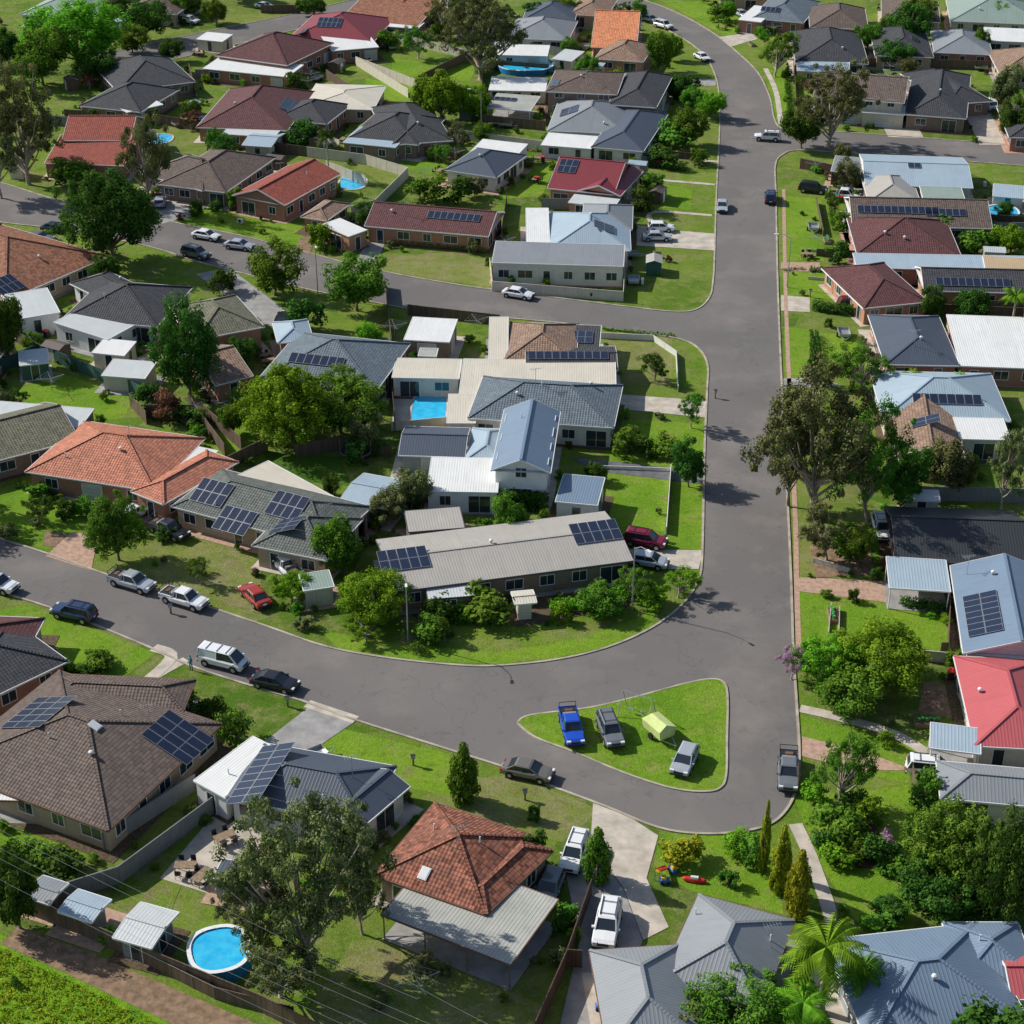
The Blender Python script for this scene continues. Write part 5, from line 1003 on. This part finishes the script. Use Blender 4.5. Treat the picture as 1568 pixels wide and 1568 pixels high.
def camper(b):
    b.add([(-1.3, -.8, .55), (1.3, -.8, .55), (1.3, .8, .55), (-1.3, .8, .55), (-1.35, -.95, 1.5), (1.35, -.95, 1.5), (1.35, .95, 1.5), (-1.35, .95, 1.5), (-1.1, 0, 1.85), (1.1, 0, 1.85)],
          [(0, 1, 5, 4), (1, 2, 6, 5), (2, 3, 7, 6), (3, 0, 4, 7), (3, 2, 1, 0), (4, 5, 9, 8), (6, 7, 8, 9), (5, 6, 9), (7, 4, 8)], 'canvas_lime')
    for s in (-1, 1): b.tube([(0, s*.82, .33), (0, s*1.0, .33)], [.33, .33], 'tyre', 14); b.beam((1.2, s*.6, .5), (2.6, 0, .5), .07, .07, 'steel')
    b.tube([(2.5, 0, .5), (2.5, 0, .05)], [.04, .04], 'steel', 6)
def swing(b):
    for x in (-1.3, 1.3):
        for s in (-1, 1): b.tube([(x, s*.9, 0), (x, 0, 2.1)], [.035, .035], 'steel', 6)
    b.tube([(-1.3, 0, 2.1), (1.3, 0, 2.1)], [.035, .035], 'steel', 6)
    for x in (-.6, .5):
        for d in (-.2, .2): b.tube([(x+d, 0, 2.1), (x+d, .1, .5)], [.012, .012], 'steel', 4)
        b.bx(x-.24, x+.24, 0, .2, .46, .5, 'steel')
def toybox(b):
    b.bx(-.4, .4, -.25, .25, .1, .4, 'toy_blue'); b.bx(-.3, .1, -.2, .2, .4, .65, 'toy_yellow')
    for x in (-.28, .28):
        for s in (-1, 1): b.tube([(x, s*.25, .13), (x, s*.32, .13)], [.13, .13], 'tyre', 10)
def slide(b):
    b.box((.5, 0, .65), Vector((.8, 0, -.45)), Vector((0, .2, 0)), Vector((.02, 0, .03)), 'toy_red'); b.bx(-.5, -.25, -.22, .22, 1.0, 1.06, 'toy_yellow')
    for s in (-1, 1): b.beam((-.45, s*.2, 0), (-.45, s*.2, 1.5), .06, .06, 'toy_green'); b.beam((-.3, s*.22, 1.1), (1.3, s*.22, .25), .04, .12, 'toy_red')
def kayak(b):
    b.tube([(-1.3, 0, .3), (-1, 0, .22), (0, 0, .2), (1, 0, .22), (1.3, 0, .3)], [.03, .25, .36, .25, .03], 'toy_red', 10); b.tube([(-.4, 0, .5), (.4, 0, .5)], [.2, .2], 'trim_white', 8)
def acunit(b): b.bx(-.45, .45, -.2, .2, .1, .8, 'trim_white'); b.tube([(0, -.2, .45), (0, -.23, .45)], [.28, .28], 'plastic_dark', 16); b.bx(-.45, .45, -.15, .15, 0, .1, 'concrete_grey')
IT = {k: mk(f).mesh(k) for k, f in dict(wheelie_bin=bin_, trampoline=tramp, clothes_hoist=hoist, patio_table=table, water_tank=tank, raised_planter=planter, letterbox=letter, box_trailer=trailer, camper_trailer=camper, swing_set=swing, toy_truck=toybox, toy_slide=slide, kayak=kayak, air_conditioner=acunit,
      garden_shed=shed_('metal_pale', 'fence_cream'), garden_shed_a=shed_('metal_sky', 'fence_grey'), garden_shed_b=shed_('metal_zinc', 'fence_green'), garden_shed_c=shed_('metal_brown', 'fence_timber')).items()}
def item(k, px, py, r=0., s=1., z=.04): p = P(px, py); link(k, IT[k], (p.x, p.y, z), r, (s, s, s))
for a in [('letterbox', 633, 1172), ('letterbox', 441, 1082), ('letterbox', 1240, 455), ('letterbox', 1095, 610), ('letterbox', 262, 940), ('letterbox', 804, 1225), ('camper_trailer', 1008, 1128, -1.0, 1.0, .12), ('swing_set', 975, 1098, -.5, 1.15, .12), ('trampoline', 545, 700), ('clothes_hoist', 300, 640), ('clothes_hoist', 80, 600),
          ('toy_slide', 1010, 1345, 1.), ('toy_truck', 1030, 1335, 2.), ('toy_truck', 1018, 1352), ('kayak', 1063, 1350, -.2, .8), ('toy_truck', 920, 1545), ('toy_slide', 930, 1550, 2, .8), ('patio_table', 285, 1335), ('patio_table', 310, 1350, 1), ('patio_table', 345, 1290, .6), ('wheelie_bin', 945, 1480), ('wheelie_bin', 955, 1490), ('wheelie_bin', 1455, 1040), ('patio_table', 850, 185), ('patio_table', 340, 210), ('water_tank', 118, 520), ('box_trailer', 480, 1165, .6),
          ('box_trailer', 965, 395, 0), ('patio_table', 640, 690), ('raised_planter', 1275, 945, 1.5), ('raised_planter', 1420, 1110), ('clothes_hoist', 730, 510), ('patio_table', 20, 500), ('clothes_hoist', 640, 1530), ('box_trailer', 60, 1225, 1)]: item(*a)
for k in feet:
    for _ in range(4):
        i = R.randrange(4); a, b2 = k[i], k[(i+1) % 4]; L = math.dist(a, b2)
        if L < 5: continue
        t = R.random(); off = R.uniform(1.2, 6); dx, dy = (b2[0]-a[0])/L, (b2[1]-a[1])/L; x = a[0]+(b2[0]-a[0])*t+dy*off; y = a[1]+(b2[1]-a[1])*t-dx*off
        rx = 0.0
        if free(x, y) and (y > 200) and clear(x, y, 1.5):
            kk = R.choice(['wheelie_bin', 'clothes_hoist', 'raised_planter', 'patio_table', 'air_conditioner', 'box_trailer', 'garden_shed', 'garden_shed_a', 'garden_shed_b', 'garden_shed_c'])
            if 'shed' in kk and not clear(x, y, 3.6): kk = 'patio_table'
            link('garden_shed' if 'shed' in kk else kk, IT[kk], (x, y, .03), math.atan2(dy, dx), (1, 1, 1))
# street lamps & power lines
def lamp(px, py, ang, h=7.5):
    b = MB(); p = P(px, py); d = Vector((math.cos(ang), math.sin(ang), 0))
    b.tube([p, p+Z*h], [.08, .05], 'steel', 8); b.tube([p+Z*(h-.1), p+Z*(h+.5)+d*.9, p+Z*(h+.6)+d*1.9], [.045, .035, .03], 'steel', 6)
    b.box(p+Z*(h+.58)+d*2.1, d*.3, Vector((-d.y, d.x, 0))*.12, Z*.05, 'trim_white'); b.obj('street_lamp', None, p)
lamp(968, 935, -.9); lamp(487, 452, -1.4); lamp(625, 985, -1.5); lamp(1205, 440, 3.1); lamp(737, 205, 3.)
def wire(a, b, za, zb, sag=1.2, r=.008):
    p = P(*a, za); q = P(*b, zb); m = MB(); pts = []
    for i in range(25):
        t = i/24; v = p.lerp(q, t); v.z -= sag*4*t*(1-t); pts.append(v)
    m.tube(pts, [r]*25, 'steel', 5); m.obj('power_line')
for dy in (0, 14, 42, 58, 90): wire((-60, 1225+dy), (980, 1700+dy), 10, 10)
wire((620, 1500), (900, 1640), 8, 9, .3); wire((250, 1340), (640, 1530), 8, 8, .5)
for (x, y) in ((-60, 1300), (980, 1760)):
    b = MB(); p = P(x, y, 0); b.tube([p, p+Z*11], [.16, .11], 'timber', 8); b.beam(p+Z*10.3-Vector((1.2, -.8, 0)), p+Z*10.3+Vector((1.2, -.8, 0)), .1, .12, 'timber'); b.obj('power_pole', None, p)
# ---------------------------------------------------------------- person on the verge
def person(px, py, face, top='cloth_teal'):
    me = D.meshes.new('person'); V = [(0, 0, .95), (0, 0, 1.15), (0, 0, 1.38), (0, 0, 1.50), (0, 0, 1.60), (0, .01, 1.72), (.1, 0, .90), (.11, .03, .5), (.12, -.02, .08), (.12, .14, .04), (-.1, 0, .90), (-.11, -.03, .5), (-.13, -.08, .08), (-.13, .08, .04),
         (.19, 0, 1.40), (.25, 0, 1.12), (.24, .14, .90), (.24, .20, .82), (-.19, 0, 1.40), (-.25, 0, 1.12), (-.25, .10, .88), (-.25, .13, .80)]
    Ed = [(0, 1), (1, 2), (2, 3), (3, 4), (4, 5), (0, 6), (6, 7), (7, 8), (8, 9), (0, 10), (10, 11), (11, 12), (12, 13), (2, 14), (14, 15), (15, 16), (16, 17), (2, 18), (18, 19), (19, 20), (20, 21)]
    rad = [.14, .125, .14, .055, .09, .085, .085, .06, .045, .035, .085, .06, .045, .035, .055, .042, .032, .03, .055, .042, .032, .03]
    me.from_pydata(V, Ed, []); o = D.objects.new('person', me); ROOT.objects.link(o)
    o.modifiers.new('s', 'SKIN'); o.modifiers.new('d', 'SUBSURF').levels = 1
    for i, r in enumerate(rad): me.skin_vertices[0].data[i].radius = (r, r); me.skin_vertices[0].data[i].use_root = (i == 0)
    dg = bpy.context.evaluated_depsgraph_get(); dg.update(); m2 = D.meshes.new_from_object(o.evaluated_get(dg)); o.modifiers.clear(); o.data = m2
    for n in ('skin', top, 'cloth_blue', 'hair', 'tyre'): m2.materials.append(_mc[n])
    for p in m2.polygons:
        c = p.center; p.use_smooth = True
        p.material_index = 3 if (c.z > 1.66 or (c.z > 1.56 and c.y < -.02)) else 0 if c.z > 1.47 else 0 if (abs(c.x) > .17 and c.z < 1.15 and c.z > .7) else 1 if c.z > .97 else 2 if c.z > .12 else 4
    g = P(px, py); o.location = (g.x, g.y, .01); o.rotation_euler = (0, 0, face)
person(293, 1026, 2.5)

def blades(poly, n, h, name, mat, nper=6, leaf=.12):
    g = [(p.x, p.y) for p in G(poly)]; xs = [a[0] for a in g]; ys = [a[1] for a in g]; pts = []
    while len(pts) < n:
        x = rs.uniform(min(xs), max(xs)); y = rs.uniform(min(ys), max(ys))
        if inside(g, x, y): pts.append((x, y, h*.4))
    v, t = leaves(np.array(pts), np.full(n, .3), nper, leaf, rs.uniform(0, 1, n), .8); v[:, 2] = np.maximum(v[:, 2], .01)
    me = leafmesh(name, v, t, None, mat); link(name, me, (0, 0, 0))
blades([(-60, 1450), (0, 1452), (110, 1505), (240, 1568), (270, 1600), (-60, 1600)], 1100, .3, 'tall_grass', 'leaf_yellow', 8, .09)

# ---------------------------------------------------------------- light, sky, camera
az = math.radians(24); el = math.radians(36)
w = D.worlds.new('World'); SC.world = w; w.use_nodes = True; nt = w.node_tree
sky = nt.nodes.new('ShaderNodeTexSky'); sky.sky_type = 'NISHITA'; sky.sun_disc = False; sky.sun_elevation = el; sky.sun_rotation = math.radians(-66); sky.air_density = 1.0; sky.dust_density = 1.0
bg = nt.nodes['Background']; bg.inputs[1].default_value = .105; nt.links.new(sky.outputs[0], bg.inputs[0])
sl = D.lights.new('sun', 'SUN'); sl.energy = 5.0; sl.angle = math.radians(.5); sl.color = (1, .96, .88)
so = D.objects.new('sun', sl); ROOT.objects.link(so)
so.rotation_euler = Vector((math.cos(az)*math.cos(el), -math.sin(az)*math.cos(el), -math.sin(el))).to_track_quat('-Z', 'Y').to_euler(); so.location = (-100, 200, 150)
cam = D.cameras.new('camera'); cam.lens = 36*F/1568; cam.sensor_width = 36; cam.clip_end = 6000; cam.clip_start = 1
co = D.objects.new('camera', cam); ROOT.objects.link(co); co.location = (0, 0, HC); co.rotation_euler = (math.radians(60), 0, 0); SC.camera = co
SC.view_settings.view_transform = 'Standard'; SC.view_settings.look = 'None'; SC.view_settings.exposure = 0
print('objects', len(D.objects), 'SCRIPT_OK')
